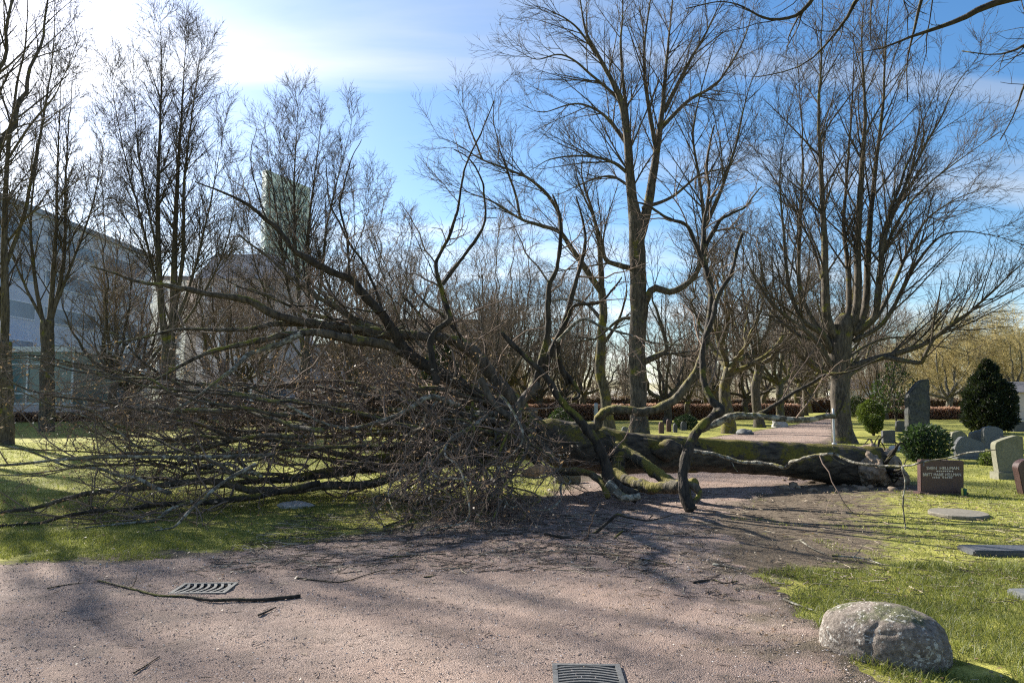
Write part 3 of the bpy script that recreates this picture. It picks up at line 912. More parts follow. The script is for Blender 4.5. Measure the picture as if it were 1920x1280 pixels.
copy_tree(p1, base_of(1463, 792, 55), 2.1, 1.0, 'third tree of the avenue, slimmer, right of the second dark trunk')
for i, (yy, rz) in enumerate([(66, .7), (78, 3.9), (92, 1.3), (108, 5.2), (126, 2.4)]):
    copy_tree(p2 if i % 2 else p1, (20 + .43 * (yy - 53.5), yy, 0), rz, 1.0, 'small far tree of the avenue where the path fades out')
for i, (yy, rz) in enumerate([(44, 2.2), (58, .4), (74, 4.2)]):
    copy_tree(p2 if i % 2 else p1, (12.6 + .435 * (yy - 28), yy, 0), rz, 1.0, 'tree of the right avenue row hidden behind the large lime')
GB = 'trees behind the fallen tree'
X7 = base_of(930, 775, 52)
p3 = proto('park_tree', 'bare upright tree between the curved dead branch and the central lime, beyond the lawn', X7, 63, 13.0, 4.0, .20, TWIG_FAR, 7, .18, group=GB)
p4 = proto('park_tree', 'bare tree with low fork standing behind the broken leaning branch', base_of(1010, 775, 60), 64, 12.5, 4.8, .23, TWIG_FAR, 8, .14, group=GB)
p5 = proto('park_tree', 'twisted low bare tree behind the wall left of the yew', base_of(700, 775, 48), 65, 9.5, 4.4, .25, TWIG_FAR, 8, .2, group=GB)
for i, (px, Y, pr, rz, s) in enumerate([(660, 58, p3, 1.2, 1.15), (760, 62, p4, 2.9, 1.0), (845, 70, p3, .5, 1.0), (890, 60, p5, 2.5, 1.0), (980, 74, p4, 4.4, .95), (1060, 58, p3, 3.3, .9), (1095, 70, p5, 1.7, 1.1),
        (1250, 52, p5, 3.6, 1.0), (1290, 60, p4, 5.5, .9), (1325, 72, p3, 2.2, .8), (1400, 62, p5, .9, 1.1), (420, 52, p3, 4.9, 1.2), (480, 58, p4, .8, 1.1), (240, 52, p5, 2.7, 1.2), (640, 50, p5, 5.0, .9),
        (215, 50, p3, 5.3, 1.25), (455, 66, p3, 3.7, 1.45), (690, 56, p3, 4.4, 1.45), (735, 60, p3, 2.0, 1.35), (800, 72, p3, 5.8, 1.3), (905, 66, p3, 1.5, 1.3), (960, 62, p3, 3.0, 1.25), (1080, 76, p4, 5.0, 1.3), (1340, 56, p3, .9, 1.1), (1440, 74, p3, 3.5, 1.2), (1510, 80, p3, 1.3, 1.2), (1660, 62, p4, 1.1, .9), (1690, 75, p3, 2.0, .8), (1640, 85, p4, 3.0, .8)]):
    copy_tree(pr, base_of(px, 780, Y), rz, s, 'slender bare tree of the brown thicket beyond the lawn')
GW = 'golden willows on the right'
w1 = proto('willow_tree', 'golden weeping tree with pale trunk between standing stone and dark conifer', base_of(1780, 775, 66), 71, 9.5, 4.6, .28, TWIG_GOLD, 8, .2,
           lime(l0_dens=3.2, l0_L=2.8, l0_up=-.05, l1_dens=6, l1_up=-.12, l2_dens=7.0, l2_up=-.15, l1_rmin=.010, l2_rmin=.009), GW, BARK_PALE)
for i, (px, Y, rz, s, lab) in enumerate([(1850, 72, 1.0, 1.15, 'golden willow directly behind the dark conifer'), (1915, 66, 2.2, 1.1, 'golden willow rising over the small house at the right edge'),
        (1730, 80, 4.0, .95, 'golden willow farther back above the tall standing stone'), (1960, 78, 5.0, 1.3, 'golden willow farthest right, cut by the frame'), (1815, 90, 3.1, 1.3, 'palest and farthest golden willow in the gap left of the conifer')]):
    copy_tree(w1, base_of(px, 775, Y), rz, s, lab)

# far wood that reads as one brown mass
rg = np.random.default_rng(81)
fw = Acc()
for i in range(13):
    x, y = rg.uniform(-14, 14), rg.uniform(-6, 6)
    H = rg.uniform(8, 13)
    st = []
    for k in range(5):
        a = rg.random() * 6.28; f = rg.uniform(.5, 3.4)
        st.append(resample([(x, y, 0), (x + f * .3 * math.cos(a), y + f * .3 * math.sin(a), H * .4), (x + f * math.cos(a), y + f * math.sin(a), H)], [.12, .075, .03], 12, .3, i * 7 + k))
    P0 = np.stack([s[0] for s in st]); R0 = np.stack([s[1] for s in st])
    fw.tubes(P0, R0, 5)
    P1, R1 = grow(rg, P0, R0, 2.9, .12, 1, (30, 70), 3.0, .9, .5, 5, .1, .04, .016)
    P2, R2 = grow(rg, P1, R1, 4.4, .1, 1, (25, 70), 1.2, .4, .6, 3, .15, .02, .013)
    fw.tubes(P1, R1, 3); fw.tubes(P2, R2, 3)
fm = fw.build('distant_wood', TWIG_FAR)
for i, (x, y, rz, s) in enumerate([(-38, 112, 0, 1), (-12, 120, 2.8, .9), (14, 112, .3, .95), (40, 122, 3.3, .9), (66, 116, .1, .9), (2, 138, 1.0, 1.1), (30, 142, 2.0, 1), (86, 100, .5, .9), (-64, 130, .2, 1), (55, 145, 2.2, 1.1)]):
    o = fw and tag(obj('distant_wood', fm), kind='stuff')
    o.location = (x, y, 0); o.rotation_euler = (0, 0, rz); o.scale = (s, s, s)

# overhanging tree on the right, its trunk outside the frame
Yo = 9.0
trp, trr = resample([(11.0, 7.5, -.1), (11, 7.5, 2), (10.8, 7.6, 6)], [.5, .34, .28], 24, .05, 3)
ol = [limb([(2600, 100), (2200, -20), (1890, 0), (1800, 32), (1720, 66), (1660, 92), (1600, 100)], 7.8, 9.0, .09, .008, 36, .05, 1),
      limb([(2300, -500), (1750, -150), (1610, -10), (1585, 40), (1555, 82), (1510, 118), (1460, 140), (1415, 147)], 8.0, 9.4, .05, .006, 36, .04, 2),
      limb([(1750, -170), (1560, -40), (1520, 5), (1490, 30), (1440, 38), (1385, 10), (1340, 0), (1285, 12)], 8.0, 8.8, .04, .006, 36, .04, 3),
      limb([(1800, -120), (1735, -20), (1715, 60), (1700, 130), (1697, 190)], 8.2, 9, .03, .005, 28, .04, 4),
      limb([(2600, 260), (2200, 120), (1990, 60), (1935, 75), (1890, 100), (1850, 105), (1800, 95)], 7.6, 8.6, .06, .006, 32, .05, 5),
      limb([(2500, 300), (2150, 250), (1960, 130), (1920, 165), (1900, 210), (1870, 260)], 7.6, 8.6, .05, .006, 30, .05, 6),
      resample([(10.8, 7.6, 5.8), (9.5, 7.8, 7.5), (8, 8, 9.5)], [.2, .13, .08], 24, .1, 7)]
tree('overhanging_tree', 'tree beyond the right edge, its thin dark branches hanging into the top right sky', 'tree', (11, 7.5, 0), (trp, trr), ol,
     [dict(dens=3.2, t0=.15, t1=1.0, ang=(25, 60), L=1.5, Lmin=.45, rr=.5, K=8, wig=.16, up=-.01, rmin=.004, rmax=.014, S=4),
      dict(dens=4, t0=.15, t1=1.0, ang=(30, 65), L=.6, Lmin=.18, rr=.6, K=5, wig=.18, up=.0, rmin=.003, S=3),
      dict(dens=6, t0=.15, t1=1.0, ang=(30, 65), L=.28, Lmin=.08, rr=.6, K=3, wig=.15, up=.02, rmin=.0022, S=3)], BARK_DARK, BARK_DARK, 'standing bare trees', 91)

# ------------------------------------------------------------------ the fallen tree
FT = thing('fallen_tree', 'huge bare tree blown over across the path, roots torn up, crown crushed on the lawn', 'tree', G(1330, 905))
frng = np.random.default_rng(5)
# trunk
tk = [(1640, 880, .42), (1600, 876, .40), (1560, 870, .36), (1510, 864, .32), (1440, 858, .30), (1380, 855, .295), (1320, 852, .30), (1255, 850, .325), (1190, 849, .35), (1130, 843, .40), (1070, 836, .42), (1020, 824, .37), (985, 815, .22)]
wv = [W(px, py, 14.5 - 1.4 * (1640 - px) / 650) for px, py, r in tk]
tp, trd = resample(wv, [r for *_, r in tk], 150, .02, 4)
a = Acc(); a.tubes(tp, trd * 1.04, 64, cap=True, rough=.09, rscale=6.0, seed=9, flute=.014)
# burls on the trunk
for (px, py, r, dy) in ((1075, 830, .2, -.1), (1165, 845, .22, -.15), (1250, 842, .2, -.12), (1205, 832, .14, -.05)):
    c0 = W(px, py, 13.4 + dy)
    a.tubes(*resample([c0 + np.array([-.28, 0, -.02]), c0, c0 + np.array([.28, 0, -.02])], [.08, r, .08], 12), 14, cap=True, rough=.35, rscale=6, seed=int(px))
obj('trunk', a.build('trunk', BARK_FALL), FT)
# limbs: (points, Y0, Y1, r0, r1, material, label)
LM = []
def FL(pts, Y0, Y1, r0, r1, mat=BARK_DARK, K=34, label=None, wig=.03, fine=1.0):
    p, r = limb(pts, Y0, Y1, r0, r1, K, wig, len(LM) * 13 + 2)
    sd = len(LM) * 13 + 2
    p, r = resample(p, r, K * 2)
    ev = np.sin(np.linspace(0, math.pi, len(p)))[:, None] ** .4
    for fr, am in ((3.3, .022), (8.0, .009), (17.0, .004)):      # kinks and elbows of real wood
        p = p + am * ev * np.stack([vnoise(p * fr + 11 * a_, sd + a_) for a_ in range(3)], -1)
    r = r * (1 + .14 * vnoise(p * 6.0, sd + 7) + .22 * np.clip(vnoise(p * 3.1, sd + 9) - .35, 0, 1))
    p[:, 2] = np.maximum(p[:, 2], r * .6)
    LM.append((p, r, fine))
    q = Acc(); q.tubes(p, r, 14, cap=True, rough=.26, rscale=13, seed=len(LM))
    if fine > 0:                                                   # snapped side stubs
        P1, R1 = grow(frng, p[None], r[None] * 1.0, 1.5, .12, .95, (35, 75), .34, .08, .55, 6, .16, .0, .007, .05, tipk=.75, floor=.01)
        if len(P1): q.tubes(P1, R1, 7, cap=True, rough=.25, rscale=20, seed=3)
    o = obj('limb', q.build('limb', mat), FT)
    if label: o['label'] = label
FL([(1297, 960), (1284, 925), (1281, 890), (1290, 845), (1306, 808), (1330, 786), (1353, 768), (1338, 752), (1324, 725), (1317, 690), (1323, 640), (1338, 595), (1346, 556), (1371, 513), (1381, 472), (1392, 438)], 10.7, 12.2, .086, .024, BARK_DARK, 60, 'dark crooked limb standing on the gravel and rising against the sky', .015, .7)
FL([(1282, 905), (1300, 912), (1310, 928), (1298, 942), (1291, 952)], 10.9, 10.75, .055, .04, BARK, 20, 'pale mossy broken stub at the foot of the standing limb', .02, 0)
FL([(1060, 802), (1100, 801), (1119, 799), (1124, 783), (1140, 770), (1170, 767), (1210, 771), (1262, 753), (1290, 716), (1308, 688), (1322, 645)], 13.2, 12.6, .10, .058, BARK_MOSS, 50, 'bright mossy limb bending round above the trunk', .015, .2)
FL([(1322, 645), (1332, 590), (1336, 550), (1324, 505), (1318, 470), (1322, 420), (1330, 360), (1325, 300), (1340, 235)], 12.6, 13.4, .065, .015, BARK_DARK, 44, None, .03, 1.0)
FL([(1324, 505), (1300, 450), (1285, 420), (1250, 405), (1215, 385), (1185, 375)], 12.9, 13.0, .045, .012, BARK_DARK, 30, None, .03, 1.0)
FL([(1318, 470), (1345, 420), (1370, 400), (1400, 385), (1430, 350)], 13.0, 12.8, .04, .01, BARK_DARK, 28, None, .03, 1.0)
FL([(1308, 806), (1340, 795), (1380, 780), (1420, 778), (1460, 784), (1500, 785), (1540, 780), (1566, 780)], 11.6, 11.2, .062, .035, BARK_PALE, 36, 'lichen covered pale branch reaching right across the path', .015, .15)
FL([(1566, 783), (1580, 760), (1588, 742)], 11.2, 11.2, .02, .012, BARK_DARK, 12, None, .01, 0)
FL([(1420, 778), (1450, 762), (1490, 735), (1530, 712), (1552, 702), (1585, 698), (1620, 686), (1660, 667)], 11.5, 10.6, .036, .007, BARK_DARK, 36, None, .015, .12)
FL([(1500, 718), (1530, 755), (1560, 780)], 11.3, 11.2, .01, .008, BARK_DARK, 14, None, .01, 0)
FL([(1195, 930), (1150, 912), (1133, 868), (1112, 822), (1078, 782), (1048, 748), (1022, 706), (986, 670), (940, 624)], 11.3, 11.7, .10, .032, BARK_DARK, 46, 'straight dark limb with snapped tip leaning left across the brush', .015, .2)
FL([(1140, 905), (1165, 932), (1200, 930)], 11.0, 10.8, .07, .05, BARK_PALE, 14, None, .01, 0)
FL([(1155, 838), (1192, 860), (1217, 876), (1242, 897), (1268, 907), (1305, 905)], 13.0, 11.6, .11, .075, BARK_MOSS, 28, 'yellow mossed limb dropping from the trunk to the gravel', .015, 0)
FL([(1150, 888), (1180, 903), (1225, 914), (1275, 915)], 12.2, 11.2, .10, .09, BARK_MOSS, 24, None, .02, 0)
FL([(1165, 850), (1160, 885), (1180, 905)], 12.9, 12.2, .12, .08, BARK_FALL, 16, None, .02, 0)
FL([(1020, 880), (1060, 884), (1100, 885), (1125, 900), (1140, 930)], 12.4, 11.2, .06, .05, BARK_MOSS, 24, None, .02, .1)
# thin pale branch in front of the trunk, running right past the roots
FL([(1296, 844), (1330, 850), (1380, 864), (1417, 868), (1450, 872), (1475, 878), (1487, 866), (1507, 859), (1537, 852), (1560, 849), (1578, 856), (1602, 866), (1628, 870), (1662, 873), (1690, 874), (1712, 871), (1740, 862), (1772, 857), (1802, 850), (1830, 846), (1868, 842)],
   12.4, 8.9, .034, .006, BARK_PALE, 80, 'long thin pale branch stretching right past the root plate', .008, .12)
FL([(1692, 874), (1697, 905), (1694, 940), (1698, 992)], 9.35, 9.3, .012, .007, BARK_PALE, 16, 'broken twig hanging straight down to the grass', .006, 0)
# upright curved limbs in the crown
FL([(1005, 720), (1012, 685), (1027, 617), (1030, 540), (1045, 500), (1052, 447), (1047, 395), (1036, 365)], 12.4, 12.0, .06, .015, BARK_DARK, 40, None, .02, 1.0)
FL([(1012, 700), (1050, 625), (1070, 567), (1085, 512), (1097, 460), (1094, 425), (1080, 368)], 12.6, 12.6, .06, .014, BARK_DARK, 40, None, .02, 1.0)
FL([(1065, 720), (1050, 684), (1047, 642), (1060, 605), (1078, 573), (1122, 567), (1150, 540), (1165, 520)], 12.8, 12.2, .05, .012, BARK_DARK, 36, None, .02, 1.0)
FL([(1050, 684), (1075, 716), (1086, 738), (1078, 746), (1050, 747)], 12.8, 12.5, .04, .02, BARK_DARK, 20, None, .01, .2)
FL([(1045, 640), (1090, 600), (1130, 612), (1175, 625), (1225, 645), (1280, 648)], 12.4, 11.8, .03, .01, BARK_PALE, 30, None, .02, 1.0)
FL([(820, 720), (810, 670), (809, 633), (822, 614), (842, 602), (840, 585), (832, 562), (825, 535), (817, 505), (822, 485), (832, 462), (845, 435), (853, 407), (860, 380), (866, 340), (880, 295), (905, 240), (925, 190)], 11.8, 12.4, .055, .010, BARK_DARK, 60, 'snaking dark branch rising alone into the sky left of centre', .012, .9)
FL([(830, 533), (850, 505), (868, 482), (892, 446), (908, 420), (911, 388), (905, 345), (880, 300), (850, 280)], 11.9, 11.6, .032, .008, BARK_DARK, 34, None, .012, .9)
# the great limbs running left
FL([(1060, 835), (1000, 790), (950, 735), (915, 694), (880, 657), (855, 639), (820, 635), (767, 630), (735, 626), (680, 608), (650, 587), (610, 562), (560, 530), (500, 480), (450, 440)], 13.2, 12.6, .145, .014, BARK, 60)
FL([(1010, 810), (950, 770), (905, 745), (860, 716), (810, 693), (757, 652), (742, 628), (722, 597), (688, 561), (655, 523), (625, 512), (575, 482), (550, 466), (525, 433), (500, 412), (475, 390), (437, 370), (405, 356), (365, 340)], 12.9, 11.2, .12, .009, BARK_DARK, 70, 'long dark limb sweeping up to the left', .02, 1.0)
FL([(797, 686), (735, 652), (660, 635), (610, 627), (565, 626), (510, 634), (460, 643), (410, 654), (360, 674), (300, 707), (250, 738)], 12.6, 10.8, .09, .01, BARK, 50)
FL([(565, 626), (510, 650), (467, 667), (452, 681), (420, 705), (360, 750), (320, 775)], 11.8, 10.5, .05, .012, BARK_PALE, 34)
FL([(735, 627), (660, 616), (600, 607), (550, 601), (500, 582), (450, 558), (412, 555), (350, 545), (307, 537), (262, 530), (215, 515), (170, 500)], 12.8, 11.0, .09, .010, BARK, 56)
FL([(680, 617), (550, 606), (512, 607), (475, 615), (425, 620), (325, 622), (250, 640), (190, 650)], 12.6, 11.4, .055, .010, BARK, 44)
FL([(740, 628), (680, 605), (625, 600), (587, 590), (550, 575), (500, 550), (440, 535)], 13.0, 13.6, .06, .01, BARK, 36)
FL([(722, 597), (690, 510), (640, 430), (615, 370), (610, 300)], 12.4, 12.0, .027, .006, BARK_DARK, 36)
FL([(655, 523), (650, 440), (640, 380), (655, 310), (680, 260)], 12.0, 11.8, .024, .005, BARK_DARK, 34)
FL([(500, 412), (480, 350), (470, 290), (480, 240)], 11.4, 11.6, .013, .004, BARK_DARK, 26)
FL([(905, 745), (850, 690), (800, 610), (760, 560), (745, 535)], 12.8, 13.6, .042, .008, BARK_DARK, 34)
FL([(880, 657), (840, 600), (800, 570), (770, 540)], 13.0, 13.8, .05, .012, BARK_DARK, 30)
FL([(1040, 835), (960, 848), (880, 857), (812, 856), (740, 868), (660, 880), (560, 893), (470, 903), (400, 912)], 13.2, 11.4, .19, .03, BARK_FALL, 50)
FL([(985, 800), (920, 775), (875, 760), (790, 756), (700, 757), (640, 776), (560, 784), (480, 790), (380, 800)], 13.3, 14.0, .15, .02, BARK, 50)
FL([(1000, 815), (930, 798), (880, 790), (800, 786), (700, 782), (620, 797), (560, 802), (460, 810), (340, 830)], 13.3, 13.2, .13, .02, BARK, 50)
FL([(1010, 830), (930, 855), (860, 830), (790, 842), (700, 860), (640, 855), (560, 835), (470, 822), (380, 840)], 12.8, 11.2, .10, .015, BARK, 46)
FL([(900, 860), (800, 872), (700, 905), (600, 912), (480, 918), (380, 900), (250, 915), (150, 930), (60, 953), (0, 962), (-60, 985)], 12.4, 9.9, .09, .012, BARK, 60)
FL([(600, 905), (480, 930), (350, 943), (225, 957), (125, 967), (20, 1000), (-40, 1010)], 11.0, 9.4, .05, .010, BARK_DARK, 44)
FL([(360, 940), (320, 955), (270, 988), (215, 1000), (160, 1005)], 10.4, 9.5, .032, .010, BARK_PALE, 26)
FL([(480, 870), (420, 905), (370, 945), (330, 985), (290, 1010)], 10.2, 9.3, .03, .008, BARK_PALE, 26)
FL([(860, 760), (810, 745), (770, 765), (720, 785), (640, 800), (560, 770), (500, 745)], 12.0, 11.2, .05, .012, BARK_PALE, 34)
FL([(950, 830), (920, 870), (860, 890), (800, 930), (760, 975), (720, 1000)], 12.0, 9.6, .05, .010, BARK, 32)
FL([(990, 830), (960, 880), (930, 920), (905, 960), (880, 1005)], 11.8, 9.3, .045, .008, BARK, 32)
FL([(1010, 720), (970, 770), (985, 830), (1010, 870), (1015, 880)], 11.6, 11.2, .07, .05, BARK, 26)
FL([(900, 710), (930, 760), (980, 800), (1030, 850), (1030, 870)], 11.6, 11.3, .05, .04, BARK, 26)
# the airy upper crown: long thin branches arching up and left
for k in range(26):
    x0, y0 = frng.uniform(560, 930), 0
    y0 = np.interp(x0, [560, 700, 820, 930], [560, 605, 640, 720]) + frng.uniform(-30, 40)
    a_ = math.radians(frng.uniform(108, 165)); l_ = frng.uniform(140, 330)
    x1, y1 = x0 + l_ * math.cos(a_), y0 - l_ * math.sin(a_)
    mx, my = (x0 + x1) / 2 + frng.uniform(-30, 30), (y0 + y1) / 2 + frng.uniform(5, 45)
    FL([(x0, y0), (x0 * .6 + mx * .4, y0 * .6 + my * .4 + 8), (mx, my), (x1, y1)], 12.6 + frng.uniform(-.5, .6), 12.2 + frng.uniform(-1.6, 1.8), frng.uniform(.012, .021), .004, BARK_DARK if k % 2 else BARK, 26, None, .02, .5)
# dry arch at the front edge of the brush
FL([(1090, 1012), (1120, 995), (1150, 965), (1158, 962), (1180, 970), (1215, 975), (1260, 965)], 9.0, 9.1, .022, .006, BARK_DARK, 30, None, .01, .5)
FL([(1020, 1000), (1080, 1012), (1130, 1022), (1150, 1012), (1168, 996)], 8.6, 8.7, .018, .012, BARK_DARK, 24, None, .01, .5)
# more limbs crushed into the brush: a fan from the crown to the left, and a broom to the front
for k in range(20):
    s = W(frng.uniform(900, 1010), frng.uniform(770, 860), frng.uniform(12.0, 13.6))
    ex = frng.uniform(-8.8, -3.0)
    ey = frng.uniform(9.4, 16.0)
    ez = frng.uniform(.1, 2.7) * (1 - .45 * abs(ex + 6) / 6)
    e = np.array([ex, ey, max(.08, ez)])
    m1 = s * .62 + e * .38 + np.array([0, frng.normal() * .6, frng.uniform(-.1, .6)])
    m2 = s * .3 + e * .7 + np.array([0, frng.normal() * .5, frng.uniform(-.2, .4)])
    p, r = resample([s, m1, m2, e], [frng.uniform(.04, .08), .04, .025, .008], 36, .10, 300 + k)
    p[:, 2] = np.maximum(p[:, 2], r)
    LM.append((p, r, 1.0))
    q = Acc(); q.tubes(p, r, 8, cap=True, rough=.15, rscale=9, seed=k); obj('limb', q.build('limb', BARK if k % 3 else BARK_PALE), FT)
for k in range(30):                       # the thick of the crushed crown, far left
    s = np.array([frng.uniform(-5.0, -2.4), frng.uniform(10.0, 14.5), frng.uniform(.25, 1.6)])
    e = np.array([frng.uniform(-8.5, -5.6), frng.uniform(9.2, 14.5), frng.uniform(.1, 2.7)])
    m1 = s * .5 + e * .5 + frng.normal(size=3) * np.array([.3, .4, .22])
    p, r = resample([s, m1, e], [frng.uniform(.02, .04), .02, .006], 30, .14, 500 + k)
    p[:, 2] = np.maximum(p[:, 2], r)
    LM.append((p, r, 1.1))
    q = Acc(); q.tubes(p, r, 7, cap=True, rough=.15, rscale=9, seed=k); obj('limb', q.build('limb', BARK if k % 4 else BARK_PALE), FT)
for k in range(26):
    s = W(frng.uniform(820, 1010), frng.uniform(740, 900), frng.uniform(10.6, 12.6))
    e = G(frng.uniform(700, 1010), frng.uniform(945, 1022)) + np.array([0, 0, frng.uniform(.03, .35)])
    m1 = s * .6 + e * .4 + frng.normal(size=3) * np.array([.4, .3, .2])
    m2 = s * .25 + e * .75 + frng.normal(size=3) * np.array([.4, .3, .15])
    p, r = resample([s, m1, m2, e], [frng.uniform(.014, .034), .016, .012, .005], 30, .16, 400 + k)
    p[:, 2] = np.maximum(p[:, 2], r)
    LM.append((p, r, 1.3))
    q = Acc(); q.tubes(p, r, 7, cap=True, rough=.15, rscale=9, seed=k); obj('limb', q.build('limb', BARK if k % 4 else BARK_PALE), FT)
# fine crown
tw = Acc(); lf = Acc()
def fine(sel, spec):
    K = 40
    P = np.stack([resample(p, r, K)[0] for p, r, f in sel]); R = np.stack([resample(p, r, K)[1] for p, r, f in sel])
    cur = (P, R)
    for s in spec:
        s = dict(s); S = s.pop('S', 3)
        cur = grow(frng, cur[0], cur[1], floor=.012, **s)
        if len(cur[0]): tw.tubes(cur[0], cur[1], S)
    return cur
def fspec(f):
    return [dict(dens=2.3 * f, t0=.15, t1=1, ang=(25, 80), L=1.9, Lmin=.6, rr=.5, K=9, wig=.2, up=.015, rmin=.004, rmax=.022, S=4),
            dict(dens=4.6, t0=.1, t1=1, ang=(25, 75), L=.85, Lmin=.25, rr=.55, K=6, wig=.26, up=.0, rmin=.0032, S=3),
            dict(dens=6.5, t0=.1, t1=1, ang=(25, 75), L=.34, Lmin=.12, rr=.6, K=3, wig=.25, up=.0, rmin=.0026, S=3)]
ends = []
for fv in sorted(set(f for *_, f in LM)):
    if fv <= 0: continue
    ends.append(fine([x for x in LM if x[2] == fv], fspec(fv)))
obj('crown', tw.build('crown', TWIG_RED), FT)
# dry leaves and bud scales in the brush, also added as pale glints
E = np.concatenate([e[0][:, -1] for e in ends])
E = E[(E[:, 2] < 2.6) & (E[:, 0] < 1.0)]
E = E[frng.permutation(len(E))[:8000]]
n = len(E)
d1 = unit(frng.normal(size=(n, 3))); d2 = unit(np.cross(d1, frng.normal(size=(n, 3))))
sz = (.010 + .020 * frng.random(n))[:, None]
LV = np.stack([E - d1 * sz, E + d2 * sz * .5, E + d1 * sz, E - d2 * sz * .5], 1).reshape(-1, 3)
lf.add(LV, np.arange(n * 4).reshape(-1, 4), np.repeat(frng.random(n), 4))
lo = obj('leaves_and_glints', lf.build('leaves_and_glints', DRY_LEAF, False), FT)
lo['kind'] = 'stuff'
# root plate: torn disc of soil with broken roots
def blob(center, size, sub=4, rough=.3, sc=2.0, seed=0, rot=0.0, flat=None):
    bm = bmesh.new()
    bmesh.ops.create_icosphere(bm, subdivisions=sub, radius=1)
    v = np.array([x.co[:] for x in bm.verts]); f = np.array([[q.index for q in x.verts] for x in bm.faces])
    bm.free()
    d = 1 + rough * fbm(v * sc + seed * 3.7, seed, 4)
    v = v * d[:, None] * np.asarray(size)
    if flat is not None: v[:, 2] = np.maximum(v[:, 2], flat)
    c, s = math.cos(rot), math.sin(rot)
    v = np.stack([v[:, 0] * c - v[:, 1] * s, v[:, 0] * s + v[:, 1] * c, v[:, 2]], -1)
    return v + np.asarray(center), f
rp = Acc()
rc = W(1640, 878, 14.4)
def clod(c, size, rough, sc, sd, rot=0.0):
    v, f = blob((0, 0, 0), size, 6, rough, sc, sd, rot)
    n_ = unit(v)
    v = v + n_ * (.035 * fbm(v * 9, sd + 2, 3) + .018 * vnoise(v * 30, sd + 4))[:, None]
    return v + np.asarray(c), f
rp.add(*clod(rc + np.array([.0, .15, -.02]), (.34, .80, .40), .40, 1.6, 7, -.35))
mound = Acc(); mound.add(*clod(G(1652, 905) + np.array([0, .45, .10]), (.50, .85, .56), .30, 1.3, 9, .2))
mound.add(*clod(G(1612, 909) + np.array([0, .2, .10]), (.34, .30, .26), .45, 2.0, 12, .3))
crumbs = Acc()
for k in range(60):                       # crumbs of thrown soil
    g_ = G(frng.uniform(1455, 1700), frng.uniform(890, 922))
    z_ = frng.uniform(.02, .07)
    v, f = blob(g_ + np.array([0, 0, z_ * .5]), (z_ * frng.uniform(1, 2), z_ * 1.3, z_), 2, .5, 1.5, k); crumbs.add(v, f)
ro = obj('root_plate', rp.build('root_plate', SOIL), FT)
obj('soil_mound', mound.build('soil_mound', SOIL), ro)
tag(obj('soil_crumbs', crumbs.build('soil_crumbs', SOIL)), kind='stuff')
rr_ = Acc()
for k in range(24):
    a0 = frng.random() * 6.283
    c0 = rc + np.array([.12, math.cos(a0) * .55, math.sin(a0) * .26])
    out = np.array([frng.uniform(-.1, .55), math.cos(a0), math.sin(a0) * .7 + .15]); out /= np.linalg.norm(out)
    l = frng.uniform(.12, .42)
    e = c0 + out * l; e[2] = max(e[2], .02)
    m_ = c0 + out * l * .5 + frng.normal(size=3) * .10
    p, r = resample([c0 - out * .2, m_, e], [frng.uniform(.015, .05), .018, .006], 14, .06, k)
    rr_.tubes(p, r, 7, cap=True, rough=.2, rscale=12, seed=k)
obj('roots', rr_.build('roots', BARK_DARK), ro)
wv_ = [W(975, 892, 10.9), W(1000, 884, 10.9), W(1028, 878, 10.9)]
a = Acc(); a.tubes(*resample(wv_, [.02, .085, .05], 16, .01, 2), 12, cap=True, rough=.4, rscale=9, seed=3)
o = obj('split_wood', a.build('split_wood', WOOD_RAW), FT); o['label'] = 'raw orange splintered wood where a limb tore off'

# ------------------------------------------------------------------ stones and graves
def slab(outline, thick, K=1, bev=.012):
    """upright slab: outline in (x,z), thickness along y, bevelled"""
    bm = bmesh.new()
    vs = [bm.verts.new((x, -thick / 2, z)) for x, z in outline]
    f = bm.faces.new(vs)
    r = bmesh.ops.extrude_face_region(bm, geom=[f])
    bmesh.ops.translate(bm, verts=[e for e in r['geom'] if isinstance(e, bmesh.types.BMVert)], vec=(0, thick, 0))
    bmesh.ops.recalc_face_normals(bm, faces=bm.faces)
    bmesh.ops.bevel(bm, geom=list(bm.edges), offset=bev, segments=2, affect='EDGES', clamp_overlap=True)
    return bm
def bm_mesh(name, bm, mat, smooth=False):
    me = bpy.data.meshes.new(name)
    bm.to_mesh(me); bm.free()
    me.materials.append(mat)
    if smooth:
        for p in me.polygons: p.use_smooth = True
    return me
def box_bm(x0, x1, y0, y1, z0, z1, bev=0.0, bm=None):
    bm = bm or bmesh.new()
    vs = [bm.verts.new(c) for c in ((x0, y0, z0), (x1, y0, z0), (x1, y1, z0), (x0, y1, z0), (x0, y0, z1), (x1, y0, z1), (x1, y1, z1), (x0, y1, z1))]
    for q in ((0, 3, 2, 1), (4, 5, 6, 7), (0, 1, 5, 4), (1, 2, 6, 5), (2, 3, 7, 6), (3, 0, 4, 7)):
        bm.faces.new([vs[i] for i in q])
    if bev: bmesh.ops.bevel(bm, geom=list(bm.edges), offset=bev, segments=2, affect='EDGES')
    return bm
def smooth_outline(pts, n=6):
    p = np.array(pts, float)
    o = []
    for i in range(len(p) - 1):
        p0 = p[max(i - 1, 0)]; p1 = p[i]; p2 = p[i + 1]; p3 = p[min(i + 2, len(p) - 1)]
        for u in np.linspace(0, 1, n, endpoint=False):
            o.append(.5 * (2 * p1 + (p2 - p0) * u + (2 * p0 - 5 * p1 + 4 * p2 - p3) * u * u + (3 * p1 - p0 - 3 * p2 + p3) * u ** 3))
    o.append(p[-1])
    return [tuple(x) for x in o]
GG = 'gravestones on the lawn'
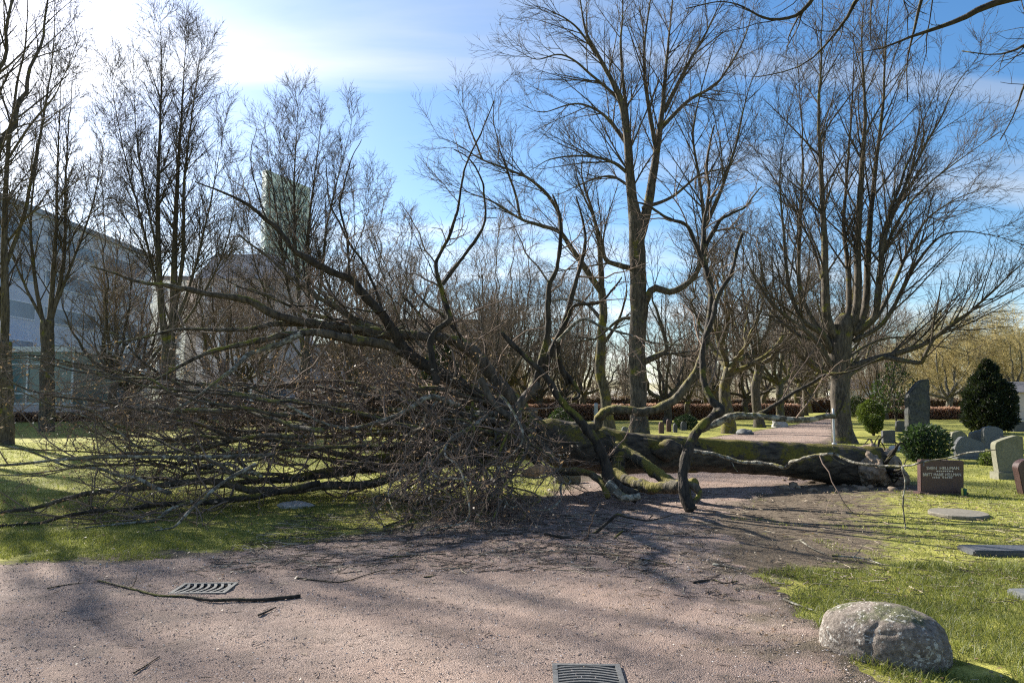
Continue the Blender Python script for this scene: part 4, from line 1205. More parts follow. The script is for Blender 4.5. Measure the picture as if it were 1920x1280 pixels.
def grave_px(label, px_outline, Y, thick, mat, rz=0.0, plinth=None, smooth_top=True, name='gravestone'):
    """outline in photo pixels, first and last points at the foot"""
    P3 = [W(x, y, Y) for x, y in px_outline]
    cx = .5 * (P3[0][0] + P3[-1][0])
    z0 = 0.0
    ol = [(p[0] - cx, max(p[2] - z0, .0)) for p in P3]
    ol[0] = (ol[0][0], -.05 if plinth is None else plinth - .004); ol[-1] = (ol[-1][0], ol[0][1])
    if smooth_top: ol = smooth_outline(ol)
    t = thing(name, label, 'gravestone', (cx, Y, 0), GG)
    t.rotation_euler = (0, 0, rz)
    def put(nm, me):
        o = bpy.data.objects.new(nm, me); COL.objects.link(o); o.parent = t; return o
    put('slab', bm_mesh('slab', slab(ol, thick, bev=.012), mat))
    if plinth is not None:
        w0 = min(x for x, z in ol) - .04; w1 = max(x for x, z in ol) + .04
        put('plinth', bm_mesh('plinth', box_bm(ol[0][0] - .05, ol[-1][0] + .05, -thick * .9, thick * .9, -.03, plinth, .01), mat))
    return t, put
t, put = grave_px('red brown rectangular gravestone with two names in pale lettering beside the torn roots', [(1724, 924), (1723, 861), (1803, 863), (1803, 924)], 12.8, .13, GRANITE_RED, -.02, .06, False)
def text_mesh(txt, size, depth=.003):
    cu = bpy.data.curves.new('lettering', 'FONT')
    cu.body = txt; cu.size = size; cu.extrude = depth; cu.align_x = 'CENTER'; cu.align_y = 'CENTER'
    o = bpy.data.objects.new('lettering_tmp', cu); COL.objects.link(o)
    bpy.context.view_layer.update()
    me = bpy.data.meshes.new_from_object(o.evaluated_get(bpy.context.evaluated_depsgraph_get()))
    bpy.data.objects.remove(o)
    me.materials.clear(); me.materials.append(LETTER)
    return me
for txt, z, s, x in (('SVEN  HELLMAN', .452, .075, .02), ('BRITT MARIE HELLMAN', .345, .072, 0.0)):
    o = put('lettering', text_mesh(txt, s)); o.rotation_euler = (math.pi / 2, 0, 0); o.location = (x, -.069, z)
    if 'BRITT' in txt: o.scale = (.86, 1, 1)
# worn, unreadable date lines: short engraved dashes
for z, x0, x1 in ((.405, -.16, .18), (.298, -.16, .16)):
    bm = bmesh.new(); x = x0; rg = random.Random(int(z * 1000))
    while x < x1:
        w = rg.uniform(.012, .03)
        if rg.random() < .8: box_bm(x, x + w, -.069, -.064, z - .009, z + .009, 0, bm)
        x += w + rg.uniform(.008, .02)
    put('engraved_line', bm_mesh('engraved_line', bm, LETTER))
b = base_of(1788, 0, 12.66)
cd = thing('grave_candle', 'short yellow candle standing in front of the red brown gravestone', 'candle', (b[0], 12.55, 0))
cdm = Acc(); cdm.tubes(*resample([(b[0], 12.55, -.01), (b[0], 12.55, .07), (b[0], 12.55, .14)], [.016, .016, .015], 6), 12, cap=True)
obj('wax', cdm.build('wax', YELLOW), cd)
b2 = base_of(1797, 0, 12.6)
pv = thing('grave_vase', 'small green plastic vase beside the yellow candle at the gravestone foot', 'vase', (b2[0], 12.56, 0))
pvm = Acc(); pvm.tubes(*resample([(b2[0], 12.56, -.01), (b2[0], 12.56, .05), (b2[0], 12.56, .13)], [.022, .025, .04], 6), 12, cap=True)
obj('cup', pvm.build('cup', GREEN_PL), pv)

grave_px('grey slanted gravestone with peaked left shoulder behind the red brown one', [(1793, 858), (1788, 838), (1797, 822), (1806, 818), (1825, 823), (1843, 833), (1844, 858)], 20.5, .16, GRANITE_GREY, 0, .06)
grave_px('small rounded gravestone half hidden by the rhododendron bush', [(1782, 846), (1782, 814), (1790, 809), (1800, 808), (1808, 813), (1813, 822), (1815, 846)], 24.0, .18, STONE_TAN)
grave_px('small dark gravestone with sloping top squeezed left of the rounded tall one', [(1818, 844), (1818, 814), (1826, 809), (1838, 806), (1844, 806), (1844, 844)], 25.0, .16, GRANITE_GREY)
grave_px('tall grey round-topped gravestone in front of the dark conifer', [(1844, 842), (1842, 806), (1850, 800), (1862, 799), (1873, 803), (1878, 810), (1878, 842)], 24.4, .18, GRANITE_GREY)
grave_px('olive grey gravestone with slanted top and narrow foot on a plinth near the right edge', [(1868, 881), (1863, 850), (1862, 832), (1870, 826), (1890, 819), (1904, 816), (1911, 822), (1914, 845), (1911, 881)], 15.4, .17, STONE_TAN, .0, .14)
grave_px('dark red heart-shouldered gravestone cut by the right edge', [(1914, 924), (1906, 890), (1903, 874), (1910, 864), (1922, 860), (1940, 860), (1960, 862), (1975, 872), (1972, 895), (1966, 924)], 12.9, .17, GRANITE_RED)
grave_px('low black gravestone behind the olive grey slanted one', [(1878, 836), (1878, 816), (1914, 818), (1914, 836)], 23.0, .2, GRANITE_DARK, 0, None, False)
grave_px('small square dark gravestone on the grass right of the large lime', [(1654, 831), (1653, 807), (1677, 806), (1678, 830)], 28.0, .15, GRANITE_DARK, .1, None, False)
grave_px('dark gravestone before the far shrubs left of the standing stone', [(1680, 812), (1680, 790), (1686, 788), (1700, 789), (1700, 812)], 38.0, .2, GRANITE_DARK, 0, None, False)
grave_px('broad grey gravestone at the right edge beyond the conifer', [(1898, 812), (1898, 794), (1908, 791), (1925, 791), (1925, 812)], 38.0, .3, GRANITE_DARK)
# far stones seen under the branches
far = [(1172, 820, 800, 12, 'grey', 'grey rounded gravestone in the gap right of the mossy trunk'), (1240, 812, 791, 9, 'red', 'narrow red gravestone left of the pair behind the trunk'), (1254, 809, 786, 8, 'red', 'taller narrow red gravestone of the pair behind the trunk'),
       (1266, 810, 794, 7, 'dark', 'narrow dark gravestone beside the red pair behind the trunk'), (1100, 806, 794, 16, 'pale', 'pale low gravestone before the red hedge'), (570, 838, 808, 34, 'grey', 'round-topped grey gravestone glimpsed through the brush below the lime before the tower'),
       (795, 836, 802, 40, 'red', 'broad brown gravestone glimpsed through the brush centre'), (888, 850, 822, 28, 'grey', 'grey gravestone with sloped top glimpsed left of the crown fork'), (722, 818, 806, 14, 'pale', 'low pale stone glimpsed on the bright lawn behind the brush'),
       (6, 800, 766, 22, 'grey', 'grey gravestone at the extreme left edge before the low wall'), (1282, 806, 790, 10, 'dark', 'dark gravestone beside the clipped shrub behind the trunk')]
for px, b_, tpy, w, m, lab in far:
    Yd = FPX * CAMH / (b_ - 750)
    grave_px(lab, [(px - w / 2, b_), (px - w / 2, tpy + 5), (px - w / 4, tpy), (px + w / 4, tpy + 1), (px + w / 2, tpy + 5), (px + w / 2, b_)], Yd, .2, {'grey': GRANITE_GREY, 'red': GRANITE_RED, 'dark': GRANITE_DARK, 'pale': STONE_PALE}[m])
# standing stone
Y = 26.0
ss = thing('standing_stone', 'tall rough split standing stone with slanted top rising behind the rhododendron', 'monument', base_of(1720, 0, Y))
ol = [(W(x, y, Y)[0] - ss.location.x, max(W(x, y, Y)[2], -.05)) for x, y in [(1700, 850), (1700, 800), (1699, 740), (1718, 717), (1727, 712), (1738, 711), (1740, 760), (1739, 850)]]
bm = slab(ol, .32, bev=.03)
bmesh.ops.triangulate(bm, faces=bm.faces)
bmesh.ops.subdivide_edges(bm, edges=bm.edges, cuts=6, use_grid_fill=True)
for v in bm.verts:
    q = np.array(v.co)[None]
    k = fbm(q * np.array([2, 2, 14]), 5, 4)[0]
    v.co += Vector(v.normal) * float(k) * .03
o = obj('block', bm_mesh('block', bm, STONE_ROUGH)); o.parent = ss
# boulder by the path
bo = thing('boulder', 'big rounded boulder with white lichen spots and mossy back beside the path in the foreground', 'boulder', (2.36, 4.80, 0))
bm = bmesh.new(); bmesh.ops.create_icosphere(bm, subdivisions=6, radius=1)
v = np.array([x.co[:] for x in bm.verts]); f = np.array([[q.index for q in x.verts] for x in bm.faces]); bm.free()
e = 2.5
nrm = (np.abs(v) ** e).sum(1) ** (1 / e)
v = v / nrm[:, None]
v = v * (1 + .10 * fbm(v * 1.4 + 4, 3, 3) + .025 * fbm(v * 7, 8, 3))[:, None]
# a groove runs down the near flank, and the near end is broken off flat
g1 = np.exp(-((v[:, 0] - .12 - .12 * v[:, 2] - .05 * vnoise(v * 4, 2)) / .045) ** 2) * np.clip(-v[:, 1] * 1.6 + .1, 0, 1)
g2 = np.exp(-((v[:, 2] - .42 - .35 * (v[:, 0] - .1)) / .04) ** 2) * np.clip(-v[:, 1] * 1.6, 0, 1) * ((v[:, 0] > .05) & (v[:, 0] < .5))
v = v * (1 - .05 * g1 - .035 * g2)[:, None]
v[:, 2] *= np.where(v[:, 0] > 0, 1, 1 + .25 * v[:, 0])
v = v * np.array([.375, .26, .235])
ang = RAD(-52)
c, s = math.cos(ang), math.sin(ang)
v = np.stack([v[:, 0] * c - v[:, 1] * s + 2.325, v[:, 0] * s + v[:, 1] * c + 4.80, v[:, 2] + .095], -1)
obj('rock', mesh_np('rock', v, f, BOULDER), bo)
def rock(label, px, py, size, mat, seed, name='rock', rot=0.0):
    g = G(px, py)
    v, f = blob(g + np.array([0, 0, size[2] * .4]), size, 4, .35, 1.5, seed, rot)
    o = obj(name, mesh_np(name, v, f, mat))
    return tag(o, label, 'rock', 'loose rocks')
rock('flat grey rock lying on the shaded grass before the brush', 552, 950, (.26, .20, .06), STONE_PALE, 3)
rock('pale small boulder left of the far path', 1461, 801, (.42, .4, .35), STONE_PALE, 4)
rock('dark low rock at the grass edge below the mossy avenue trunk', 1396, 815, (.42, .4, .2), GRANITE_GREY, 5)
rock('white pointed rock on the grass left of the rhododendron', 1684, 845, (.28, .2, .12), STONE_PALE, 6)
rock('pale rock under the mossy limb left of the trunk shadow', 1063, 905, (.26, .2, .18), STONE_TAN, 7)
rock('mossy rock behind the foot of the leaning dark limb', 1148, 902, (.22, .2, .22), STONE_TAN, 8)
# flat grave slabs
def disc(label, px, py, rx, ry, h, mat, name='grave_slab'):
    g = G(px, py)
    th = np.linspace(0, 2 * math.pi, 48, endpoint=False)
    rr = 1 + .03 * np.sin(th * 3 + 1) + .02 * np.sin(th * 7)
    rings = []
    for k, z in ((1.0, -.03), (1.0, h * .8), (.975, h), (.5, h * 1.03), (.02, h * 1.03)):
        rings.append(np.stack([g[0] + rx * rr * k * np.cos(th), g[1] + ry * rr * k * np.sin(th), np.full(48, z)], -1))
    V = np.concatenate(rings); i = np.arange(5 * 48).reshape(5, 48)
    F = np.stack([i[:-1], np.roll(i[:-1], -1, 1), np.roll(i[1:], -1, 1), i[1:]], -1).reshape(-1, 4)
    o = obj(name, mesh_np(name, V, F, mat, False))
    return tag(o, label, 'gravestone', GG)
disc('flat oval grave slab lying in the sunlit moss below the red brown stone', 1797, 967, .36, .40, .055, stone_mat('slab_grey_brown', (.10, .092, .075), (.19, .175, .145), 30, .85))
g = G(1876, 1036)
o = obj('grave_slab', bm_mesh('grave_slab', box_bm(-.36, .60, -.17, .17, -.03, .055, .015), GRANITE_DARK)); o.location = (g[0], g[1], 0); o.rotation_euler = (0, 0, -.06)
tag(o, 'long flat dark grave slab in the grass at the right edge', 'gravestone', GG)
g = G(1918, 1118)
o = obj('grave_slab', bm_mesh('grave_slab', box_bm(-.05, .5, -.12, .12, -.03, .04, .012), GRANITE_GREY)); o.location = (g[0], g[1], 0); o.rotation_euler = (0, 0, .1)
tag(o, 'corner of a small flat grave slab in the grass right of the boulder', 'gravestone', GG)

# ------------------------------------------------------------------ drains
def drain(label, x, y, w, d, rz):
    t = thing('storm_drain', label, 'drain', (x, y, 0), 'storm drains in the gravel')
    t.rotation_euler = (0, 0, rz)
    z = float(ground_z(x, y)) + .006
    def put(nm, me):
        o = bpy.data.objects.new(nm, me); COL.objects.link(o); o.parent = t; o.location.z = z; return o
    bm = bmesh.new(); b = .03
    for q in ((-w / 2, w / 2, -d / 2, -d / 2 + b), (-w / 2, w / 2, d / 2 - b, d / 2), (-w / 2, -w / 2 + b, -d / 2 + b, d / 2 - b), (w / 2 - b, w / 2, -d / 2 + b, d / 2 - b)):
        box_bm(*q, -.04, .022, 0, bm)
    put('frame', bm_mesh('frame', bm, IRON))
    put('pit', bm_mesh('pit', box_bm(-w / 2 + b, w / 2 - b, -d / 2 + b, d / 2 - b, -.03, .0), PIT))
    n = 7
    for k in range(n):
        x0 = -w / 2 + b + (k + .12) * (w - 2 * b) / n
        bm = bmesh.new()
        N = 8; wd = (w - 2 * b) / n * .42
        L = []
        for i in range(N + 1):
            u = i / N; yy = -d / 2 + b + u * (d - 2 * b)
            sh = .05 * math.sin(u * math.pi * .9) - .02
            L.append([bm.verts.new((x0 + sh + a_, yy, zz)) for a_, zz in ((0, .001), (0, .019), (wd, .019), (wd, .001))])
        for i in range(N):
            for j in range(4):
                bm.faces.new([L[i][j], L[i][(j + 1) % 4], L[i + 1][(j + 1) % 4], L[i + 1][j]])
        bmesh.ops.recalc_face_normals(bm, faces=bm.faces)
        put('bar', bm_mesh('bar', bm, IRON))
    return t
g = G(383, 1105)
drain('cast iron storm drain grate with a long stick lying beside it', g[0], g[1], .46, .36, .05)
g = G(1102, 1277)
drain('cast iron storm drain grate at the bottom edge of the gravel', g[0], g[1], .34, .40, RAD(88))

# ------------------------------------------------------------------ sticks lying about
def stick(label, pts, r0, r1, seed, mat=BARK_DARK, side=0, group='broken sticks on the ground', lift=.02):
    w = [G(x, y) for x, y in pts]
    w = [q + np.array([0, 0, float(ground_z(q[0], q[1])) + lift + r0 * .7]) for q in w]
    p, r = resample(w, np.linspace(r0, r1, len(w)), 40, .012, seed)
    a = Acc(); a.tubes(p, r, 9, cap=True, rough=.3, rscale=22, seed=seed)
    if side:
        P1, R1 = grow(np.random.default_rng(seed), p[None], r[None], side, .1, .95, (30, 60), .28, .1, .6, 6, .2, .02, .002, floor=.02)
        if len(P1): a.tubes(P1, R1, 5)
    o = obj('stick', a.build('stick', mat))
    return tag(o, label, 'stick', group)
stick('longest dark stick, gently bowed, lying by the storm drain on the left', [(182, 1096), (215, 1104), (255, 1112), (300, 1122), (340, 1123), (370, 1128), (395, 1133), (440, 1132), (490, 1132), (530, 1127), (562, 1122)], .008, .016, 1, side=1.0)
stick('thin forked twig lying flat right of the left storm drain', [(556, 1086), (600, 1091), (640, 1093), (690, 1080), (728, 1070)], .007, .003, 2, side=3)
stick('short thick twig end lying just below the long bowed stick', [(484, 1162), (500, 1156), (519, 1147)], .009, .005, 3)
stick('small dark stick on open gravel between drain and brush', [(795, 1086), (808, 1083), (820, 1079)], .010, .005, 4)
stick('thin straight twig crossing the gravel below the fallen crown', [(1110, 1045), (1160, 1048), (1210, 1055), (1262, 1066)], .006, .003, 5, side=2)
stick('pale stick lying at the muddy grass edge', [(1337, 1064), (1362, 1068), (1388, 1073)], .012, .007, 6, BARK_PALE)
stick('dark crooked stick at the muddy edge below the pale one', [(1300, 1098), (1335, 1092), (1360, 1098), (1385, 1093)], .010, .005, 7, side=3)
stick('pale stick leaning against the left end of the boulder', [(1470, 1128), (1495, 1138), (1522, 1148)], .010, .006, 8, BARK_PALE)
stick('pale curved stick in the long grass above the boulder', [(1560, 1045), (1600, 1048), (1625, 1052), (1655, 1062)], .010, .005, 9, BARK_PALE, 2)
stick('pale broken stick upper right of the muddy strip', [(1500, 1018), (1520, 1030), (1545, 1040)], .010, .006, 10, BARK_PALE)
stick('thin twig at the lower left of the path', [(250, 1277), (275, 1262), (298, 1246)], .005, .003, 11)
stick('dark twig lying flat on gravel right of the long bowed stick', [(700, 1052), (740, 1047), (790, 1043), (830, 1040)], .007, .003, 12, side=2)
stick('dark forked branch lying left on the grass edge by the gravel', [(88, 1112), (120, 1106), (160, 1102)], .005, .003, 13, side=3)
# fine litter
la = Acc()
def litter(n, x0, x1, y0, y1, l0, l1, r):
    x = RNG.uniform(x0, x1, n); y = RNG.uniform(y0, y1, n)
    a = RNG.random(n) * 6.283; l = RNG.uniform(l0, l1, n)
    z = ground_z(x, y) + .024
    d = np.stack([np.cos(a), np.sin(a), RNG.uniform(-.05, .12, n)], -1) * l[:, None]
    s = np.stack([-np.sin(a), np.cos(a), a * 0], -1) * (l * RNG.uniform(-.15, .15, n))[:, None]
    b = np.stack([x, y, z], -1)
    P = np.stack([b - d * .5, b + s, b + d * .5], 1)
    P[:, :, 2] = np.maximum(P[:, :, 2], z[:, None])
    V, F = tube(P, np.full((n, 3), 1.0) * (r * (.5 + RNG.random(n)))[:, None], 3)
    la.add(V, F, np.repeat(RNG.random(n) ** 1.5, 9))
litter(1000, -5, 5, 3.6, 9, .015, .09, .0018)
litter(2600, 1.0, 7.5, 6, 13, .03, .2, .003)
litter(1800, -3, 1.5, 7, 10.5, .05, .35, .003)
tag(obj('twig_litter', la.build('twig_litter', LITTER)), kind='stuff')

lv = Acc()
def leaf_litter(n, x0, x1, y0, y1, s0, s1):
    x = RNG.uniform(x0, x1, n); y = RNG.uniform(y0, y1, n)
    k = (np.abs(x) < y * .75) & (vnoise(np.stack([x * .9, y * .9, x * 0], -1), 91) + RNG.random(n) * .9 > .25)
    x, y = x[k], y[k]; n = len(x)
    a = RNG.random(n) * 6.283; sz = RNG.uniform(s0, s1, n)[:, None]
    c = np.stack([x, y, ground_z(x, y) + .026], -1)
    d = np.stack([np.cos(a), np.sin(a), RNG.uniform(-.3, .5, n)], -1) * sz
    e = np.stack([-np.sin(a), np.cos(a), RNG.uniform(-.4, .4, n)], -1) * sz * .55
    lv.add(np.stack([c - d, c + e, c + d, c - e], 1).reshape(-1, 3), np.arange(n * 4).reshape(-1, 4), np.repeat(RNG.random(n) ** 1.4, 4))
leaf_litter(5000, -9, 9, 6.5, 16, .010, .026)
leaf_litter(1500, .5, 5, 3.8, 8, .008, .020)
leaf_litter(700, -5, 2, 3.8, 8, .006, .014)
tag(obj('leaf_litter', lv.build('leaf_litter', DRY_LEAF, False)), kind='stuff')

# ------------------------------------------------------------------ evergreen shrubs and hedge
def leaves(rng, C, nrm, size, aspect=.5, spread=.9):
    n = len(C)
    d = unit(nrm + spread * rng.normal(size=(n, 3)))
    sd = unit(np.cross(d, rng.normal(size=(n, 3))))
    s = (size * (.6 + .8 * rng.random(n)))[:, None]
    V = np.stack([C, C + d * s * .5 + sd * s * aspect * .5, C + d * s, C + d * s * .5 - sd * s * aspect * .5], 1)
    return V.reshape(-1, 3), np.arange(n * 4).reshape(-1, 4)
def shrub(name, label, cat, base, prof, n, leaf, mat, seed, clump=.25, csc=2.0, aspect=.4, group=None, stem_r=.05, spread=.9, up=.3):
    """prof: list of (height, radius); leaves through an uneven shell, more of them outward"""
    rng = np.random.default_rng(seed)
    t = thing(name, label, cat, base, group)
    hs = np.array([p[0] for p in prof]); rs = np.array([p[1] for p in prof])
    z = rng.uniform(hs[0], hs[-1], n * 3)
    R = np.interp(z, hs, rs)
    k = rng.random(len(z)) < (R / rs.max()) ** .8 + .05
    z, R = z[k][:n], R[k][:n]
    m = len(z)
    a = rng.random(m) * 6.283
    u = np.stack([np.cos(a), np.sin(a), z / rs.max()], -1)
    f = 1 - .55 * rng.random(m) ** 2.2
    q = np.stack([np.cos(a) * R, np.sin(a) * R, z], -1)
    lump = clump * fbm(q * csc + seed, seed, 3)
    rad = R * f * (1 + lump)
    C = np.stack([np.cos(a) * rad, np.sin(a) * rad, z * (1 + .25 * lump)], -1)
    keepm = fbm(C * csc * 1.7 + 5, seed + 5, 2) > -.42
    C, aa = C[keepm], a[keepm]
    nr = np.stack([np.cos(aa), np.sin(aa), np.full(len(aa), up)], -1)
    V, F = leaves(rng, C + np.asarray(base), nr, leaf, aspect, spread)
    tone = np.clip(.35 + .35 * rng.normal(size=len(C)) * .6 + .5 * fbm(C * csc * .8, seed + 9, 2), 0, 1)
    ac = Acc(); ac.add(V, F, np.repeat(tone, 4))
    obj('foliage', ac.build('foliage', mat, False), t)
    st = Acc()
    for k in range(5):
        a_ = k * 1.256 + .3; r_ = rs.max() * .45
        p, r = resample([np.asarray(base) + [0, 0, -.05], np.asarray(base) + [r_ * .4 * math.cos(a_), r_ * .4 * math.sin(a_), hs[-1] * .35], np.asarray(base) + [r_ * math.cos(a_), r_ * math.sin(a_), hs[-1] * .75]], [stem_r, stem_r * .7, stem_r * .3], 12, .03, k)
        st.tubes(p, r, 6)
    obj('stem', st.build('stem', BARK_DARK), t)
    return t
shrub('conifer', 'big dark egg-shaped conifer with a pointed tip among the gravestones at right', 'conifer', base_of(1856, 812, 36), [(.15, .65), (.6, .98), (1.2, 1.14), (1.9, 1.0), (2.6, .66), (3.1, .36), (3.6, .04)], 27000, .15, CONIFER, 1, .5, 1.9, .33, None, .12, 1.0, .9)
shrub('rhododendron', 'broad leafy rhododendron bush in front of the standing stone', 'shrub', base_of(1737, 862, 19.8), [(.02, .38), (.25, .50), (.5, .50), (.72, .40), (.9, .18)], 3800, .11, RHODO, 2, .45, 2.6, .36, None, .03, 1.0)
shrub('clipped_shrub', 'taller clipped green shrub right of the large lime', 'shrub', base_of(1633, 810, 37), [(.3, .2), (.6, .55), (1.0, .62), (1.35, .45), (1.65, .06)], 7000, .09, TOPIARY, 3, .2, 2.5, .45)
shrub('clipped_shrub', 'lower round clipped shrub in front of the taller one', 'shrub', base_of(1638, 814, 34), [(.12, .15), (.3, .36), (.6, .40), (.85, .28), (.95, .06)], 4000, .07, TOPIARY, 4, .15, 3, .45)
shrub('yew', 'dark upright yew behind the great limbs of the fallen tree', 'conifer', base_of(825, 780, 44), [(0, .8), (1.0, 1.2), (2.4, 1.25), (3.6, .95), (4.6, .5), (5.2, .1)], 20000, .16, YEW, 5, .35, 1.4, .3)
shrub('yew', 'smaller paler yew at the left foot of the dark upright one', 'conifer', base_of(795, 780, 41), [(0, .5), (.8, .75), (1.8, .6), (2.6, .1)], 8000, .13, TOPIARY, 6, .35, 1.6, .3)
shrub('green_shrub', 'low green shrub by the gravestones right of the crooked limb', 'shrub', base_of(1287, 805, 41), [(0, .4), (.3, .6), (.6, .5), (.8, .1)], 3500, .09, RHODO, 7, .25, 2)
shrub('green_shrub', 'small green shrub beneath the broken leaning branch', 'shrub', base_of(1050, 808, 38), [(0, .4), (.4, .6), (.8, .5), (1.2, .1)], 3500, .09, YEW, 8, .25, 2)
shrub('green_shrub', 'small bright shrub glimpsed on the lawn through the brush', 'shrub', base_of(790, 838, 25), [(0, .25), (.2, .4), (.35, .3), (.45, .05)], 1800, .08, TOPIARY, 9, .25, 2)
shrub('green_shrub', 'small bright shrub left of the olive grey slanted gravestone', 'shrub', base_of(1853, 870, 18.5), [(0, .14), (.12, .2), (.24, .14), (.3, .03)], 900, .06, TOPIARY, 10, .25, 3)
shrub('distant_conifer', 'round dark shrub far behind the clipped green ones', 'shrub', base_of(1608, 780, 70), [(0, .5), (.8, 1.0), (1.6, .8), (2.0, .1)], 3000, .16, YEW, 11, .25, 1.5)
shrub('distant_conifer', 'loose dark pine behind the standing stone', 'conifer', base_of(1680, 780, 58), [(.6, .8), (1.4, 1.7), (2.4, 1.6), (3.4, 1.0), (4.4, .2)], 1800, .22, YEW, 12, .5, 1.0)

def hedge(label, x0, y0, x1, y1, h, w, n, mat, seed, leaf=.16):
    rng = np.random.default_rng(seed)
    L = math.hypot(x1 - x0, y1 - y0); ux, uy = (x1 - x0) / L, (y1 - y0) / L
    t = thing('hedge', label, 'hedge', ((x0 + x1) / 2, (y0 + y1) / 2, 0), 'hedges')
    s = rng.random(n) * L; side = rng.random(n)
    o = np.where(side < .45, -w / 2, np.where(side < .6, w / 2, rng.uniform(-w / 2, w / 2, n)))
    z = np.where(side < .6, rng.uniform(0.05, h, n), h)
    q = np.stack([s * .6, o, z], -1)
    o = o + .10 * rng.normal(size=n); z = z + .07 * vnoise(q * 2, seed) + .03 * rng.normal(size=n)
    C = np.stack([x0 + ux * s - uy * o, y0 + uy * s + ux * o, z], -1)
    V, F = leaves(rng, C, np.tile([uy, -ux, .4], (n, 1)), leaf, .55, 1.0)
    ac = Acc(); ac.add(V, F, np.repeat(np.clip(rng.random(n) * .7 + .3 * (z / h), 0, 1), 4))
    obj('foliage', ac.build('foliage', mat, False), t)
    core = bmesh.new(); box_bm(-L / 2, L / 2, -w / 2 + .12, w / 2 - .12, 0.02, h - .1, 0, core)
    bmesh.ops.rotate(core, verts=core.verts, cent=(0, 0, 0), matrix=Matrix.Rotation(math.atan2(uy, ux), 3, 'Z'))
    c_ = bpy.data.objects.new('branch_mass', bm_mesh('branch_mass', core, plain('hedge_core', (.06, .03, .022), .9, .1))); COL.objects.link(c_); c_.parent = t
A = base_of(985, 786, 58); B = base_of(1495, 786, 64)
hedge('long clipped copper beech hedge beyond the graves behind the fallen trunk', A[0], A[1], B[0], B[1], 1.15, .9, 26000, HEDGE, 1)
A = base_of(1655, 786, 64); B = base_of(1830, 786, 62)
hedge('low brown hedge behind the standing stone on the right', A[0], A[1], B[0], B[1], .9, 1.2, 8000, HEDGE, 2)
A = base_of(-120, 790, 54); B = base_of(300, 790, 58)
hedge('dull brown hedge on the far left below the glazed building', A[0], A[1], B[0], B[1], .6, .9, 9000, HEDGE, 3)

A = base_of(560, 780, 92); B = base_of(1230, 780, 98)
hedge('far brown scrub line below the distant wood, left part', A[0], A[1], B[0], B[1], 1.9, 2.2, 9000, SCRUB, 4, .3)
A = base_of(1235, 780, 98); B = base_of(1960, 780, 96)
hedge('far brown scrub line below the distant wood, right part', A[0], A[1], B[0], B[1], 1.7, 2.2, 9000, SCRUB, 5, .3)

# ------------------------------------------------------------------ walls and buildings
def bparts(t):
    def put(nm, bm, mat, par=None):
        o = bpy.data.objects.new(nm, bm_mesh(nm, bm, mat)); COL.objects.link(o); o.parent = par or t
        return o
    return put
def wall_seg(label, ax, ay, bx, by, h, th, mat, name='stone_wall'):
    L = math.hypot(bx - ax, by - ay)
    t = thing(name, label, 'wall', ((ax + bx) / 2, (ay + by) / 2, 0)); t.rotation_euler = (0, 0, math.atan2(by - ay, bx - ax))
    put = bparts(t)
    put('wall', box_bm(-L / 2, L / 2, -th / 2, th / 2, -.05, h - .08), mat)
    put('coping', box_bm(-L / 2 - .03, L / 2 + .03, -th / 2 - .05, th / 2 + .05, h - .08, h, .01), STONE_PALE)
A = base_of(-60, 780, 57); B = base_of(770, 780, 61)
wall_seg('low grey stone wall with pale coping behind the lawn on the left', A[0], A[1] + 2.5, B[0], B[1] + 2.5, .95, .4, GRANITE_GREY)

def facade(put, wall, x0, x1, z0, z1, rows, cols, mx=.6, my=.5, ww=.6, wh=.55, y=0.0, glass=GLASS_DARK, face=-1):
    """windows on a wall in the local plane y=const; each frame is a part, each pane a sub-part"""
    dx = (x1 - x0) / cols; dz = (z1 - z0) / rows
    for r in range(rows):
        for c in range(cols):
            cx_ = x0 + (c + .5) * dx; cz = z0 + (r + .5) * dz
            w = dx * ww / 2; h = dz * wh / 2
            bm = bmesh.new(); b = .09
            ya, yb = (y - .06, y + .05)
            box_bm(cx_ - w - b, cx_ + w + b, ya, yb, cz + h, cz + h + b, 0, bm); box_bm(cx_ - w - b, cx_ + w + b, ya, yb, cz - h - b, cz - h, 0, bm)
            box_bm(cx_ - w - b, cx_ - w, ya, yb, cz - h, cz + h, 0, bm); box_bm(cx_ + w, cx_ + w + b, ya, yb, cz - h, cz + h, 0, bm)
            f = put('window', bm, FRAME_WHITE)
            put('pane', box_bm(cx_ - w, cx_ + w, y - .02, y + .04, cz - h, cz + h), glass, f)

# white panelled block on the left, long side running away from the viewer
t = thing('office_building', 'long white panelled block with window bands at the far left', 'building', (-39.6, 60, 0))
t.rotation_euler = (0, 0, RAD(90))       # local x runs along world +Y, local -y faces world +X
put = bparts(t)
put('wall', box_bm(-8, 21, 0, 16, 0, 17.1), WALL_WHITE)
put('roof', box_bm(-8.3, 21.3, -.3, 16.3, 17.1, 17.5), plain('roof_pale_edge', (.34, .38, .43), .6, .3, 0, .1, 1))
facade(put, None, -7, 20, 4.2, 16.6, 4, 3, ww=.86, wh=.40, glass=plain('panel_glass', (.20, .25, .31), .2, .5, 0, .3, .6))
put('base_band', box_bm(-8.02, 21.02, -.04, 15.9, 0, 3.6), GLASS_DARK)
for x in (-7.5, 1.5, 11, 20.5):
    put('pillar', box_bm(x - .25, x + .25, -.35, -.05, 0, 3.6), FRAME_WHITE)
